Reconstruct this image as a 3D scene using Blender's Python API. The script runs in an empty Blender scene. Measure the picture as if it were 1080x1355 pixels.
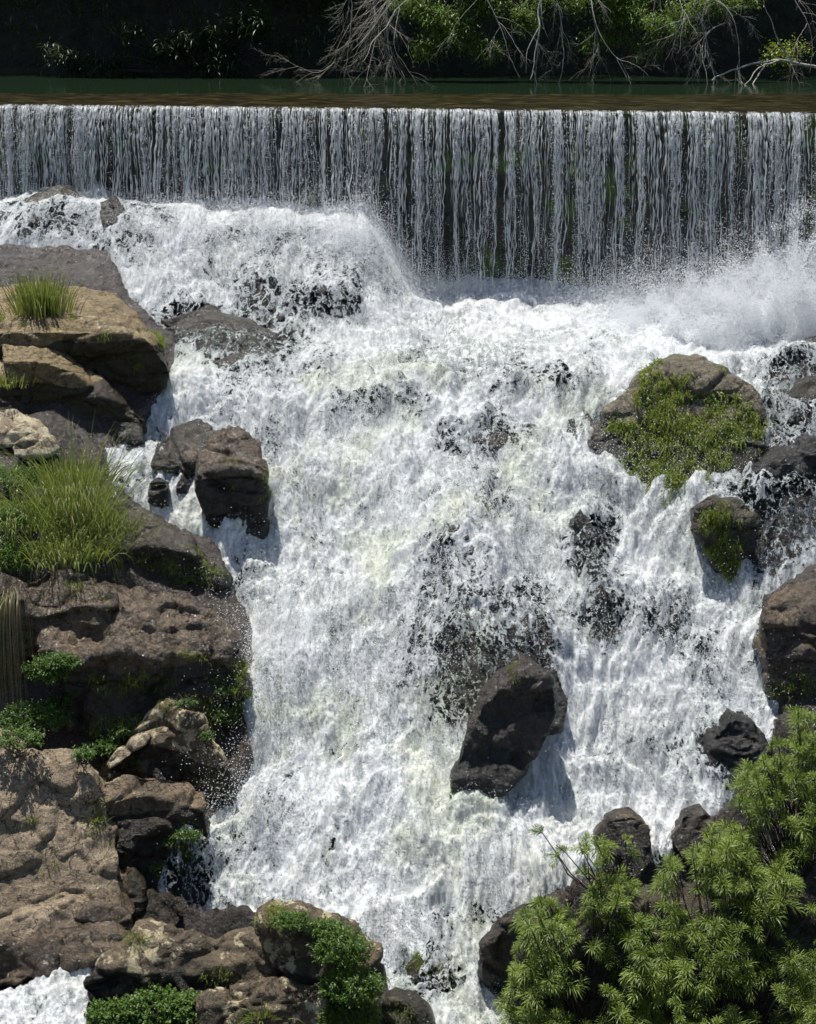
import bpy, bmesh, math, time
import numpy as np
from mathutils import Vector
T0 = time.time()
R = math.radians
rng = np.random.default_rng(7)
sc = bpy.context.scene

# ------------------------------------------------------------------ camera, light, exposure
FPX, PITCH, CAMZ = 2085.0, 18.2, 12.0
cam_d = bpy.data.cameras.new('camera'); cam = bpy.data.objects.new('camera', cam_d)
sc.collection.objects.link(cam); sc.camera = cam
cam.location = (0, 0, CAMZ); cam.rotation_euler = (R(90 - PITCH), 0, 0)
cam_d.sensor_fit = 'HORIZONTAL'; cam_d.sensor_width = 36; cam_d.lens = 36 * FPX / 1080
cam_d.clip_start = .5; cam_d.clip_end = 400
SUN_EL, SUN_AZ = 71.0, -32.0            # azimuth measured from +Y (behind the weir) towards +X; negative = from the left
world = bpy.data.worlds.new('World'); sc.world = world; world.use_nodes = True
wn = world.node_tree.nodes; wl = world.node_tree.links
sky = wn.new('ShaderNodeTexSky'); sky.sky_type = 'NISHITA'; sky.sun_disc = False
sky.sun_elevation = R(SUN_EL); sky.sun_rotation = R(SUN_AZ)
wl.new(sky.outputs[0], wn['Background'].inputs[0]); wn['Background'].inputs[1].default_value = .075
sun_d = bpy.data.lights.new('sun', 'SUN'); sun_d.energy = 5.0; sun_d.angle = R(.5); sun_d.color = (1, .955, .88)
sun = bpy.data.objects.new('sun', sun_d); sc.collection.objects.link(sun)
sd = Vector((math.sin(R(SUN_AZ)) * math.cos(R(SUN_EL)), math.cos(R(SUN_AZ)) * math.cos(R(SUN_EL)), math.sin(R(SUN_EL))))
sun.rotation_euler = sd.to_track_quat('Z', 'Y').to_euler(); sun.location = (0, 0, 40)
sc.view_settings.view_transform = 'Standard'; sc.view_settings.look = 'None'
sc.view_settings.gamma = 1; sc.view_settings.use_curve_mapping = False; sc.view_settings.exposure = 0.3
try:
    sc.cycles.max_bounces = 8; sc.cycles.transparent_max_bounces = 12; sc.cycles.use_denoising = True
except Exception: pass

# ------------------------------------------------------------------ geometry helpers
cp, sp_ = math.cos(R(PITCH)), math.sin(R(PITCH))
def ray(px, py):
    """direction of the sight line through a point of the 1080x1355 picture; y component 1"""
    u = (np.asarray(px, float) - 540) / FPX; v = (677.5 - np.asarray(py, float)) / FPX
    y = cp + v * sp_; z = -sp_ + v * cp
    return u / y, z / y
def at(px, py, y):
    a, b = ray(px, py)
    return np.stack(np.broadcast_arrays(a * y, y, CAMZ + b * y), -1)
def proj(P):
    P = np.asarray(P, float); x, y, z = P[..., 0], P[..., 1], P[..., 2] - CAMZ
    d = y * cp - z * sp_; v = y * sp_ + z * cp
    return 540 + FPX * x / d, 677.5 - FPX * v / d
def sst(x, a, b):
    t = np.clip((x - a) / (b - a), 0, 1); return t * t * (3 - 2 * t)
def perm(seed):
    p = np.random.default_rng(seed).permutation(256); return np.concatenate([p, p, p])
_P = perm(3)
_ang = np.random.default_rng(5).random(256) * 2 * np.pi
_G2 = np.stack([np.cos(_ang), np.sin(_ang)], -1)
_g = np.random.default_rng(6).normal(size=(256, 3)); _G3 = _g / np.linalg.norm(_g, axis=1)[:, None]
def n2(x, y):
    xi = np.floor(x).astype(int); yi = np.floor(y).astype(int); xf = x - xi; yf = y - yi
    u = xf**3 * (xf * (xf * 6 - 15) + 10); v = yf**3 * (yf * (yf * 6 - 15) + 10); xi &= 255; yi &= 255
    def g(i, j, dx, dy):
        h = _P[_P[xi + i] + yi + j]; G = _G2[h]; return G[..., 0] * dx + G[..., 1] * dy
    a = g(0, 0, xf, yf); b = g(1, 0, xf - 1, yf); c = g(0, 1, xf, yf - 1); d = g(1, 1, xf - 1, yf - 1)
    return ((a + u * (b - a)) * (1 - v) + (c + u * (d - c)) * v) * 1.5
def n3(p):
    x, y, z = p[..., 0], p[..., 1], p[..., 2]
    xi = np.floor(x).astype(int); yi = np.floor(y).astype(int); zi = np.floor(z).astype(int)
    xf, yf, zf = x - xi, y - yi, z - zi
    f = lambda t: t**3 * (t * (t * 6 - 15) + 10)
    u, v, w = f(xf), f(yf), f(zf); xi &= 255; yi &= 255; zi &= 255
    r = 0
    for i in (0, 1):
        for j in (0, 1):
            for k in (0, 1):
                G = _G3[_P[_P[_P[xi + i] + yi + j] + zi + k]]
                d = G[..., 0] * (xf - i) + G[..., 1] * (yf - j) + G[..., 2] * (zf - k)
                r = r + d * (u if i else 1 - u) * (v if j else 1 - v) * (w if k else 1 - w)
    return r * 1.5
def fbm3(p, o=4, g=.5):
    s, a = 0, 1.
    for k in range(o): s = s + a * n3(p * 2**k + 17.3 * k); a *= g
    return s
def fbm2(x, y, o=4, g=.5):
    s, a = 0, 1.
    for k in range(o): s = s + a * n2(x * 2**k + 11.7 * k, y * 2**k + 5.1 * k); a *= g
    return s

def tag(o, label=None, cat=None, group=None, kind=None):
    if label: o['label'] = label
    if cat: o['category'] = cat
    if group: o['group'] = group
    if kind: o['kind'] = kind
    return o
def link(o, parent=None):
    sc.collection.objects.link(o)
    if parent is not None: o.parent = parent
    return o
def mk(name, V, F, mat, parent=None, loc=None, smooth=True, attrs=None):
    """one mesh object from arrays; V are world points, loc becomes the origin"""
    V = np.asarray(V, np.float32).reshape(-1, 3)
    org = np.zeros(3) if loc is None else np.asarray(loc, float)
    pw = np.zeros(3)
    if parent is not None: pw = np.array(parent['_w'] if '_w' in parent else parent.location)
    base = pw if parent is not None else org
    me = bpy.data.meshes.new(name)
    Fs = F if isinstance(F, list) else [F]
    Fs = [np.asarray(f, np.int32) for f in Fs if len(f)]
    me.vertices.add(len(V)); me.vertices.foreach_set('co', (V - base).astype(np.float32).ravel())
    lo = np.concatenate([f.ravel() for f in Fs]); me.loops.add(len(lo)); me.loops.foreach_set('vertex_index', lo)
    tot = np.concatenate([np.full(len(f), f.shape[1]) for f in Fs]); st = np.concatenate([[0], np.cumsum(tot)[:-1]])
    me.polygons.add(len(tot)); me.polygons.foreach_set('loop_start', st.astype(np.int32)); me.polygons.foreach_set('loop_total', tot.astype(np.int32))
    me.polygons.foreach_set('use_smooth', np.full(len(tot), smooth))
    for k, a in (attrs or {}).items():
        at_ = me.attributes.new(k, 'FLOAT', 'POINT'); at_.data.foreach_set('value', np.asarray(a, np.float32))
    me.update(calc_edges=True); me.validate(verbose=False)
    me.materials.append(mat)
    o = bpy.data.objects.new(name, me); link(o, parent)
    if parent is None: o.location = org
    return o
def norm(v): return v / np.maximum(np.linalg.norm(v, axis=-1, keepdims=True), 1e-9)
def rand_dir(n): return norm(rng.normal(size=(n, 3)))

class MB:
    def __init__(s): s.V = []; s.Q = []; s.T = []; s.A = []; s.n = 0
    def add(s, V, Q=None, T=None, a=0.5):
        V = np.asarray(V).reshape(-1, 3); s.V.append(V)
        if Q is not None and len(Q): s.Q.append(np.asarray(Q) + s.n)
        if T is not None and len(T): s.T.append(np.asarray(T) + s.n)
        s.A.append(np.broadcast_to(a, (len(V),)) if np.ndim(a) == 0 else np.asarray(a)); s.n += len(V)
    def build(s, name, mat, parent=None, loc=None, smooth=True):
        F = []; o_kind = name in ('dry_blades', 'stems', 'foliage', 'blades', 'twigs')
        if s.Q: F.append(np.concatenate(s.Q))
        if s.T: F.append(np.concatenate(s.T))
        o = mk(name, np.concatenate(s.V), F, mat, parent, loc, smooth, {'rnd': np.concatenate(s.A)})
        if o_kind: o['kind'] = 'stuff'
        return o
    def tube(s, pts, rad, sides=5, a=.5):
        pts = np.asarray(pts, float); n = len(pts); rad = np.broadcast_to(rad, (n,))
        t = norm(np.gradient(pts, axis=0)); up = np.array([0.31, .2, .93]); u = norm(np.cross(t, up)); w = np.cross(t, u)
        th = np.arange(sides) / sides * 2 * np.pi
        V = pts[:, None] + rad[:, None, None] * (np.cos(th)[None, :, None] * u[:, None] + np.sin(th)[None, :, None] * w[:, None])
        i = np.arange(n - 1)[:, None] * sides; j = np.arange(sides)[None]; k = (j + 1) % sides
        Q = np.stack([i + j, i + k, i + sides + k, i + sides + j], -1).reshape(-1, 4)
        s.add(V, Q, a=a)
    def leaves(s, P, D, L, W, droop=.3, a=None, N=None):
        """narrow bent leaves: 6 points, 4 triangles each"""
        n = len(P); D = norm(D); L = np.broadcast_to(L, (n,))[:, None]; W = np.broadcast_to(W, (n,))[:, None]
        ref = rand_dir(n) * .35 + np.array([0, 0, 1.]) if N is None else N
        side = norm(np.cross(D, ref)); dn = np.array([0, 0, -1.]) * droop
        m1 = P + D * L * .35; m2 = P + D * L * .7 + dn * L * .25; tip = P + D * L + dn * L * .8
        V = np.stack([P, m1 - side * W * .5, m1 + side * W * .5, m2 - side * W * .42, m2 + side * W * .42, tip], 1)
        b = np.arange(n)[:, None] * 6
        Q = (b + np.array([[1, 2, 4, 3]])).reshape(-1, 4)
        T = np.concatenate([b + np.array([[0, 2, 1]]), b + np.array([[3, 4, 5]])])
        if a is None: a = rng.random(n)
        s.add(V, Q, T, np.repeat(a, 6))
    def blades(s, P, D, L, W, droop, K=5, a=None):
        n = len(P); D = norm(D); t = np.linspace(0, 1, K + 1)[None, :, None]
        L = np.broadcast_to(L, (n,))[:, None, None]; W = np.broadcast_to(W, (n,))[:, None, None]; dr = np.broadcast_to(droop, (n,))[:, None, None]
        C = P[:, None] + D[:, None] * L * (t - .12 * dr * t**2) + np.array([0, 0, -1.]) * L * dr * t**2.3
        side = norm(np.cross(D, rand_dir(n) * .8 + np.array([0, -1, .2])))[:, None]
        w = W * (1 - t**1.7) * .5 + .0005
        V = np.stack([C - side * w, C + side * w], 2)
        i = (np.arange(n)[:, None] * (K + 1) + np.arange(K)[None]) * 2
        Q = np.stack([i, i + 1, i + 3, i + 2], -1).reshape(-1, 4)
        if a is None: a = rng.random(n)
        s.add(V, Q, a=np.repeat(a, 2 * (K + 1)))

# ------------------------------------------------------------------ materials
def mat(name):
    m = bpy.data.materials.new(name); m.use_nodes = True; nt = m.node_tree
    return m, nt, nt.nodes, nt.links, nt.nodes['Principled BSDF']
def nd(nt, t, **k):
    n = nt.nodes.new(t)
    for a, b in k.items():
        if a == 'i':
            for q, v in b.items(): n.inputs[q].default_value = v
        else: setattr(n, a, b)
    return n
def noise(nt, co, scale, detail=6, rough=.55, dist=0):
    n = nd(nt, 'ShaderNodeTexNoise', i={'Scale': scale, 'Detail': detail, 'Roughness': rough, 'Distortion': dist})
    nt.links.new(co, n.inputs['Vector']); return n.outputs['Fac']
def math_(nt, op, a, b=None, c=None, clamp=False):
    n = nd(nt, 'ShaderNodeMath', operation=op); n.use_clamp = clamp
    for k, v in enumerate((a, b, c)):
        if v is None: continue
        if isinstance(v, (int, float)): n.inputs[k].default_value = v
        else: nt.links.new(v, n.inputs[k])
    return n.outputs[0]
def ramp(nt, f, stops):
    n = nd(nt, 'ShaderNodeValToRGB'); e = n.color_ramp.elements
    while len(e) < len(stops): e.new(.5)
    for k, (p, c) in enumerate(stops): e[k].position = p; e[k].color = (*c, 1) if len(c) == 3 else c
    nt.links.new(f, n.inputs[0]); return n.outputs[0]
def mrange(nt, f, a, b, c=0., d=1.):
    n = nd(nt, 'ShaderNodeMapRange', i={1: a, 2: b, 3: c, 4: d}); n.interpolation_type = 'SMOOTHSTEP'
    nt.links.new(f, n.inputs[0]); return n.outputs[0]
def mixc(nt, f, a, b):
    n = nd(nt, 'ShaderNodeMix', data_type='RGBA')
    if isinstance(f, (int, float)): n.inputs[0].default_value = f
    else: nt.links.new(f, n.inputs[0])
    for s, v in ((6, a), (7, b)):
        if isinstance(v, tuple): n.inputs[s].default_value = (*v, 1)
        else: nt.links.new(v, n.inputs[s])
    return n.outputs[2]
def coords(nt, scale=(1, 1, 1)):
    tc = nd(nt, 'ShaderNodeTexCoord'); mp = nd(nt, 'ShaderNodeMapping'); mp.inputs['Scale'].default_value = scale
    nt.links.new(tc.outputs['Object'], mp.inputs[0]); return mp.outputs[0]
def bump(nt, h, strength, dist, prev=None):
    b = nd(nt, 'ShaderNodeBump', i={'Strength': strength, 'Distance': dist}); nt.links.new(h, b.inputs['Height'])
    if prev is not None: nt.links.new(prev, b.inputs['Normal'])
    return b.outputs[0]

def rock_mat(name, c1, c2, lichen=.0, moss=.0, wet=.5, lic_col=(.5, .5, .44), speck=0., crack=True):
    c1, c2, lic_col = (tuple(a * w for a, w in zip(c_, (1.06, .97, .80))) for c_ in (c1, c2, lic_col))
    m, nt, N, L, bs = mat(name)
    co = coords(nt); big = noise(nt, co, 1.1, 5, .6, .4); mid = noise(nt, co, 6, 8, .65, .3); fine = noise(nt, co, 45, 6, .7)
    f = math_(nt, 'ADD', math_(nt, 'MULTIPLY', big, .6), math_(nt, 'MULTIPLY', mid, .4))
    col = ramp(nt, f, [(.36, c1), (.52, tuple((a + b) / 2 for a, b in zip(c1, c2))), (.66, c2)])
    g = ramp(nt, math_(nt, 'ADD', math_(nt, 'MULTIPLY', fine, .5), math_(nt, 'MULTIPLY', noise(nt, co, 17, 6, .75, .5), .5)), [(.36, (.38, .38, .38)), (.5, (.9, .9, .9)), (.64, (1.75, 1.7, 1.6))])
    mm = nd(nt, 'ShaderNodeMix', data_type='RGBA', blend_type='MULTIPLY'); mm.inputs[0].default_value = 1
    L.new(col, mm.inputs[6]); L.new(g, mm.inputs[7]); col = mm.outputs[2]
    wv = nd(nt, 'ShaderNodeMix', data_type='VECTOR'); wv.inputs[0].default_value = .22
    nz = nd(nt, 'ShaderNodeTexNoise', i={'Scale': 2.6, 'Detail': 5.}); L.new(co, nz.inputs['Vector'])
    L.new(co, wv.inputs[4]); L.new(nz.outputs['Color'], wv.inputs[5])
    stn = noise(nt, coords(nt, (1.6, 1.6, .5)), 3.3, 7, .7, .5)
    col = mixc(nt, mrange(nt, stn, .54, .68, 0, .35 + .4 * wet), col, tuple(.4 * a for a in c1))
    crn = noise(nt, co, 2.2, 6, .6, .6); cr = mrange(nt, math_(nt, 'ABSOLUTE', math_(nt, 'SUBTRACT', crn, .5)), .0, .012)
    if crack: col = mixc(nt, math_(nt, 'SUBTRACT', 1, cr), col, tuple(.3 * a for a in c1))
    if moss:
        mn = math_(nt, 'ADD', math_(nt, 'MULTIPLY', noise(nt, co, 2.3, 7, .7), .6), math_(nt, 'MULTIPLY', noise(nt, co, 22, 4, .7), .4))
        fm = mrange(nt, mn, .66 - .3 * moss, .74 - .3 * moss); col = mixc(nt, fm, col, mixc(nt, fine, (.022, .034, .006), (.085, .11, .02)))
    rough = mrange(nt, noise(nt, co, 9, 5, .7), .35, .65, .55 - .42 * wet, .9 - .45 * wet)
    if lichen:
        l1 = math_(nt, 'ADD', math_(nt, 'MULTIPLY', noise(nt, co, 5.5, 8, .72, .2), .7), math_(nt, 'MULTIPLY', noise(nt, co, 1.4, 3), .3))
        fl = mrange(nt, l1, .66 - .22 * lichen, .70 - .22 * lichen); col = mixc(nt, fl, col, mixc(nt, fine, tuple(.6 * a for a in lic_col), lic_col))
        rough = math_(nt, 'MAXIMUM', rough, math_(nt, 'MULTIPLY', fl, .8))
    if speck:
        v2 = nd(nt, 'ShaderNodeTexVoronoi', feature='F1', i={'Scale': 11.}); L.new(wv.outputs[1], v2.inputs['Vector'])
        sz = math_(nt, 'MULTIPLY', math_(nt, 'SUBTRACT', noise(nt, co, 3, 3), .42), .9 * speck)
        fs = mrange(nt, math_(nt, 'SUBTRACT', sz, v2.outputs['Distance']), -.02, .02); col = mixc(nt, fs, col, (.5, .49, .43))
    wa = nd(nt, 'ShaderNodeAttribute', attribute_name='soak_shade').outputs['Fac']
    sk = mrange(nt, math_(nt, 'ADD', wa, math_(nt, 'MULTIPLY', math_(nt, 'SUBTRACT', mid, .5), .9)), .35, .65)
    dk = nd(nt, 'ShaderNodeMix', data_type='RGBA', blend_type='MULTIPLY'); L.new(sk, dk.inputs[0]); L.new(col, dk.inputs[6]); dk.inputs[7].default_value = (.17, .17, .14, 1); col = dk.outputs[2]  # darkens the wet band by the water and paints shade on front faces
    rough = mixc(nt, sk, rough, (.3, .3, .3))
    L.new(col, bs.inputs['Base Color']); L.new(rough, bs.inputs['Roughness'])
    bs.inputs['Specular IOR Level'].default_value = .4 + .25 * wet
    b = bump(nt, mid, 1., .10); b = bump(nt, stn, .7, .05, b); b = bump(nt, noise(nt, co, 17, 6, .75, .5), 1., .028, b); b = bump(nt, fine, 1., .012, b)
    if crack: b = bump(nt, cr, .7, .03, b)
    L.new(b, bs.inputs['Normal'])
    if wet > .6:
        bs.inputs['Coat Weight'].default_value = .35 * wet; bs.inputs['Coat Roughness'].default_value = .07; L.new(b, bs.inputs['Coat Normal'])
    return m
M = {}
M['slab'] = rock_mat('olive_slab_rock', (.17, .135, .075), (.38, .31, .19), .3, .12, .5, speck=.95)
M['dark'] = rock_mat('dark_wet_rock', (.022, .018, .013), (.085, .066, .044), .05, .42, .8)
M['peak'] = rock_mat('pale_peaked_rock', (.09, .07, .05), (.26, .21, .15), .75, .2, .5, lic_col=(.72, .68, .5))
M['black'] = rock_mat('black_wet_rock', (.012, .009, .008), (.055, .040, .034), 0, .0, .95, crack=False, speck=.35)
M['brown'] = rock_mat('brown_wet_rock', (.05, .036, .024), (.19, .145, .10), .22, .12, .97, lic_col=(.5, .43, .33), speck=.3)
M['pink'] = rock_mat('pinkish_rock', (.20, .165, .13), (.52, .445, .37), .4, .0, .4, lic_col=(.72, .66, .56), speck=.8)
M['grey'] = rock_mat('grey_brown_rock', (.09, .07, .048), (.32, .25, .18), .3, .2, .6, speck=.7)
M['lichen'] = rock_mat('pale_lichen_rock', (.22, .19, .15), (.5, .45, .37), .8, .0, .25, lic_col=(.7, .68, .58))
M['strata'] = rock_mat('lichen_streaked_rock', (.05, .04, .028), (.22, .18, .135), .55, .25, .55, lic_col=(.66, .62, .48), speck=.4)
M['moss'] = rock_mat('mossy_rock', (.07, .062, .045), (.28, .25, .2), .2, .45, .7, speck=.5)
M['film'] = rock_mat('wet_film_rock', (.06, .045, .026), (.26, .20, .125), .12, .12, 1.05, speck=.55)

def foliage_mat(name, ca, cb, trans=.45, rough=.45):
    m, nt, N, L, bs = mat(name)
    a = nd(nt, 'ShaderNodeAttribute', attribute_name='rnd')
    co = coords(nt); f = math_(nt, 'ADD', math_(nt, 'MULTIPLY', a.outputs['Fac'], .65), math_(nt, 'MULTIPLY', noise(nt, co, 2.5, 3), .35))
    col = mixc(nt, f, ca, cb)
    L.new(col, bs.inputs['Base Color']); bs.inputs['Roughness'].default_value = rough
    tr = nd(nt, 'ShaderNodeBsdfTranslucent'); L.new(mixc(nt, .35, col, (.16, .22, .01)), tr.inputs[0])
    mx = nd(nt, 'ShaderNodeMixShader', i={0: trans}); L.new(bs.outputs[0], mx.inputs[1]); L.new(tr.outputs[0], mx.inputs[2])
    L.new(mx.outputs[0], N['Material Output'].inputs[0]); return m
M['grass'] = foliage_mat('grass_green', (.10, .15, .025), (.33, .37, .11))
M['shrub'] = foliage_mat('shrub_leaf_green', (.035, .09, .012), (.33, .42, .075), .42, .45)
M['bush'] = foliage_mat('bush_leaf_green', (.05, .12, .016), (.16, .27, .045))
M['fern'] = foliage_mat('fern_green', (.05, .12, .022), (.15, .26, .055))
M['mossblade'] = foliage_mat('moss_green', (.11, .17, .018), (.36, .42, .07), .45)
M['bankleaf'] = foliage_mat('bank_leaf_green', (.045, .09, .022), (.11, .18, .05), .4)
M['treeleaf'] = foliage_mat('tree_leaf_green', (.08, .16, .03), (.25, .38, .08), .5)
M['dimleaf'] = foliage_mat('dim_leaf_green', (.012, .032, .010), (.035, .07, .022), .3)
M['dry'] = foliage_mat('dry_straw', (.13, .10, .045), (.25, .21, .12), .3)
def plain_mat(name, ca, cb, scale, rough, bs_=.5, bd=.01):
    m, nt, N, L, bs = mat(name); co = coords(nt); n = noise(nt, co, scale, 7, .65, .3)
    L.new(ramp(nt, n, [(.35, ca), (.65, cb)]), bs.inputs['Base Color']); bs.inputs['Roughness'].default_value = rough
    L.new(bump(nt, n, bs_, bd), bs.inputs['Normal']); return m
M['bark'] = plain_mat('pale_bark', (.22, .20, .17), (.55, .51, .45), 14, .8)
M['darkbark'] = plain_mat('dark_bark', (.025, .02, .014), (.07, .055, .04), 14, .85)
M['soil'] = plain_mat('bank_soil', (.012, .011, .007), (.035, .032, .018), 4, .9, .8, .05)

def foam_mat():
    m, nt, N, L, bs = mat('white_water')
    co = coords(nt, (1, .72, .72))
    wz = nd(nt, 'ShaderNodeTexNoise', i={'Scale': 3.2, 'Detail': 4., 'Roughness': .6}); L.new(co, wz.inputs['Vector'])
    wv = nd(nt, 'ShaderNodeVectorMath', operation='MULTIPLY_ADD'); L.new(wz.outputs['Color'], wv.inputs[0]); wv.inputs[1].default_value = (.55, .55, .55); L.new(co, wv.inputs[2])
    wc = wv.outputs[0]
    a1 = noise(nt, wc, 6.5, 5, .62); ridge = math_(nt, 'SUBTRACT', 1, math_(nt, 'ABSOLUTE', math_(nt, 'MULTIPLY', math_(nt, 'SUBTRACT', a1, .5), 5.)))
    b1 = noise(nt, wc, 17, 4, .6); ridge2 = math_(nt, 'SUBTRACT', 1, math_(nt, 'ABSOLUTE', math_(nt, 'MULTIPLY', math_(nt, 'SUBTRACT', b1, .5), 5.)))
    fine = noise(nt, co, 60, 5, .75); med = noise(nt, wc, 14, 8, .7)
    def net(sc_):
        v = nd(nt, 'ShaderNodeTexVoronoi', feature='DISTANCE_TO_EDGE', i={'Scale': sc_}); L.new(wc, v.inputs['Vector']); return mrange(nt, v.outputs['Distance'], .0, .30, 1, 0)
    nA, nB = net(6.), net(15.)
    val = math_(nt, 'ADD', math_(nt, 'ADD', math_(nt, 'MULTIPLY', ridge, .12), math_(nt, 'MULTIPLY', nA, .27)), math_(nt, 'ADD', math_(nt, 'ADD', math_(nt, 'MULTIPLY', ridge2, .10), math_(nt, 'MULTIPLY', nB, .19)), math_(nt, 'MULTIPLY', math_(nt, 'ADD', med, fine), .25)))
    cov = nd(nt, 'ShaderNodeAttribute', attribute_name='cover').outputs['Fac']
    th = math_(nt, 'MULTIPLY_ADD', cov, -1.12, 1.19)
    d = math_(nt, 'SUBTRACT', val, th)
    alpha = mrange(nt, d, -.07, .12)
    thick = mrange(nt, math_(nt, 'ADD', math_(nt, 'ADD', d, .07), math_(nt, 'MULTIPLY', math_(nt, 'SUBTRACT', fine, .5), .9)), -.1, .65)
    fu = nd(nt, 'ShaderNodeAttribute', attribute_name='flow_u').outputs['Fac']; fv = nd(nt, 'ShaderNodeAttribute', attribute_name='flow_v').outputs['Fac']
    cx = nd(nt, 'ShaderNodeCombineXYZ'); L.new(fu, cx.inputs[0]); L.new(fv, cx.inputs[1]); fib = noise(nt, cx.outputs[0], 1.0, 7, .68, .35)
    thick = math_(nt, 'MULTIPLY', thick, mrange(nt, fib, .36, .56, .55, 1.))
    col = mixc(nt, thick, (.25, .29, .31), (.90, .92, .93))
    calm = nd(nt, 'ShaderNodeAttribute', attribute_name='calm').outputs['Fac']
    flow = noise(nt, coords(nt, (1, .25, .25)), 16, 6, .7, .6)
    cmx = math_(nt, 'MULTIPLY', calm, mrange(nt, math_(nt, 'ADD', math_(nt, 'MULTIPLY', flow, .6), math_(nt, 'MULTIPLY', med, .4)), .56, .44))
    col = mixc(nt, math_(nt, 'MULTIPLY', cmx, .85), col, (.20, .235, .215))
    cz = noise(nt, co, .75, 3); tint = mrange(nt, cz, .47, .68); churn = nd(nt, 'ShaderNodeAttribute', attribute_name='churn').outputs['Fac']
    col = mixc(nt, math_(nt, 'MULTIPLY', math_(nt, 'MULTIPLY', tint, churn), .75), col, mixc(nt, thick, (.40, .44, .32), (.82, .86, .68)))
    L.new(col, bs.inputs['Base Color']); bs.inputs['Roughness'].default_value = .35
    bs.inputs['Specular IOR Level'].default_value = .4
    b = bump(nt, ridge2, .5, .03); b = bump(nt, fib, .7, .05, b); b = bump(nt, med, .75, .045, b); b = bump(nt, fine, .6, .012, b); L.new(b, bs.inputs['Normal']); L.new(mrange(nt, cmx, 0, 1, .45, .16), bs.inputs['Roughness'])
    tr = nd(nt, 'ShaderNodeBsdfTransparent'); mx = nd(nt, 'ShaderNodeMixShader'); L.new(alpha, mx.inputs[0])
    tr.inputs[0].default_value = (.93, .96, .96, 1)
    L.new(tr.outputs[0], mx.inputs[1]); L.new(bs.outputs[0], mx.inputs[2]); L.new(mx.outputs[0], N['Material Output'].inputs[0]); return m
M['foam'] = foam_mat()
def drop_mat(name, col, tr_=.25):
    m, nt, N, L, bs = mat(name); bs.inputs['Base Color'].default_value = (*col, 1); bs.inputs['Roughness'].default_value = .15
    tr = nd(nt, 'ShaderNodeBsdfTranslucent'); tr.inputs[0].default_value = (*col, 1)
    mx = nd(nt, 'ShaderNodeMixShader', i={0: tr_}); L.new(bs.outputs[0], mx.inputs[1]); L.new(tr.outputs[0], mx.inputs[2])
    L.new(mx.outputs[0], N['Material Output'].inputs[0]); return m
M['drop'] = drop_mat('spray_drop', (.92, .94, .96)); M['strand'] = drop_mat('falling_water', (.93, .95, .95), .6)

# ------------------------------------------------------------------ the shape of the place
PY = np.array([12.5, 14.5, 15.6, 18.0, 20.2, 22.3, 24.0, 25.5, 27.6, 29]); PZ = np.array([.7, .9, 1.2, 2.6, 4.15, 5.55, 6.55, 6.85, 7.2, 7.25])
LIPZ = 10.13
def lip_y(x): return 27.95 - .147 * x
BUMPS = []   # (x, y, rx, ry, h) sunken rocks that lift the water
def base(x, y):
    z = np.interp(y, PY, PZ)
    z = z + 1.3 * sst(-x, -.35, .9) * sst(y, 25.0, 27.6) + .9 * sst(x, 4.3, 7) * sst(y, 25.2, 27)
    z = z + .25 * np.sin(x * .9 + 1) * sst(y, 24, 20) * sst(y, 15, 17)
    return z
def hit(px, py):
    """where the sight line meets the river's general slope"""
    y = np.linspace(13, 28.5, 1500); P = at(px, py, y); d = P[:, 2] - base(P[:, 0], y)
    k = np.argmax(d < 0) if (d < 0).any() else len(y) - 1
    return P[k]
def pbump(px, py, rx, ry, h):
    c = hit(px, py); BUMPS.append((c[0], c[1], rx, ry, h))
pbump(640, 880, 1.15, 1.3, .55); pbump(600, 745, .75, .7, .45); pbump(780, 725, .5, .6, .35); pbump(790, 810, .4, .5, .3)
pbump(870, 820, .7, .5, .3); pbump(440, 395, .7, .5, .3); pbump(345, 380, .5, .4, .2); pbump(310, 450, 1.2, .5, .2); pbump(640, 575, 1.0, .5, .3)
pbump(510, 530, .8, .5, .2); pbump(1020, 680, 1.1, 1., .5); pbump(720, 520, 1.2, .4, .2); pbump(950, 1000, .7, .7, .35); pbump(60, 290, 1.1, .6, .25); pbump(95, 262, .9, .35, .25)
pbump(240, 1160, .5, .5, .25); pbump(1060, 480, .7, .5, .4); pbump(350, 560, .5, .6, .2); pbump(600, 960, .8, 1., .2)
def wbase(x, y):
    z = base(x, y) + .12 * np.sin(3.3 * (y + 1.1 * n2(x * .35 + 5, y * .2) + .5 * n2(x * 1.1, y * .5))) * sst(y, 15.5, 17) * sst(-y, -24.3, -22.8)
    for bx, by, rx, ry, h in BUMPS:
        q = ((x - bx) / rx)**2 + ((y - by) / ry)**2; z = z + h * np.exp(-q * 1.2)
    return z
LEFT = [(0, 232), (0, 318), (140, 335), (168, 385), (235, 450), (225, 500), (190, 560), (140, 600), (150, 650), (290, 735), (330, 820), (332, 1000), (295, 1060), (250, 1130), (210, 1190), (330, 1215), (490, 1245), (520, 1330), (560, 1400)]
RIGHT = [(690, 1400), (668, 1355), (655, 1240), (735, 1185), (905, 1120), (985, 1050), (1030, 950), (1005, 800), (1085, 755), (1200, 740), (1200, 232)]
wpoly = np.array([hit(*p)[:2] for p in LEFT + RIGHT]); wpoly[0, 1] = 29.5; wpoly[-1, 1] = 29.5; wpoly[0, 0] = -12; wpoly[1, 0] = -12; wpoly[-1, 0] = 12; wpoly[-2, 0] = 12
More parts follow.
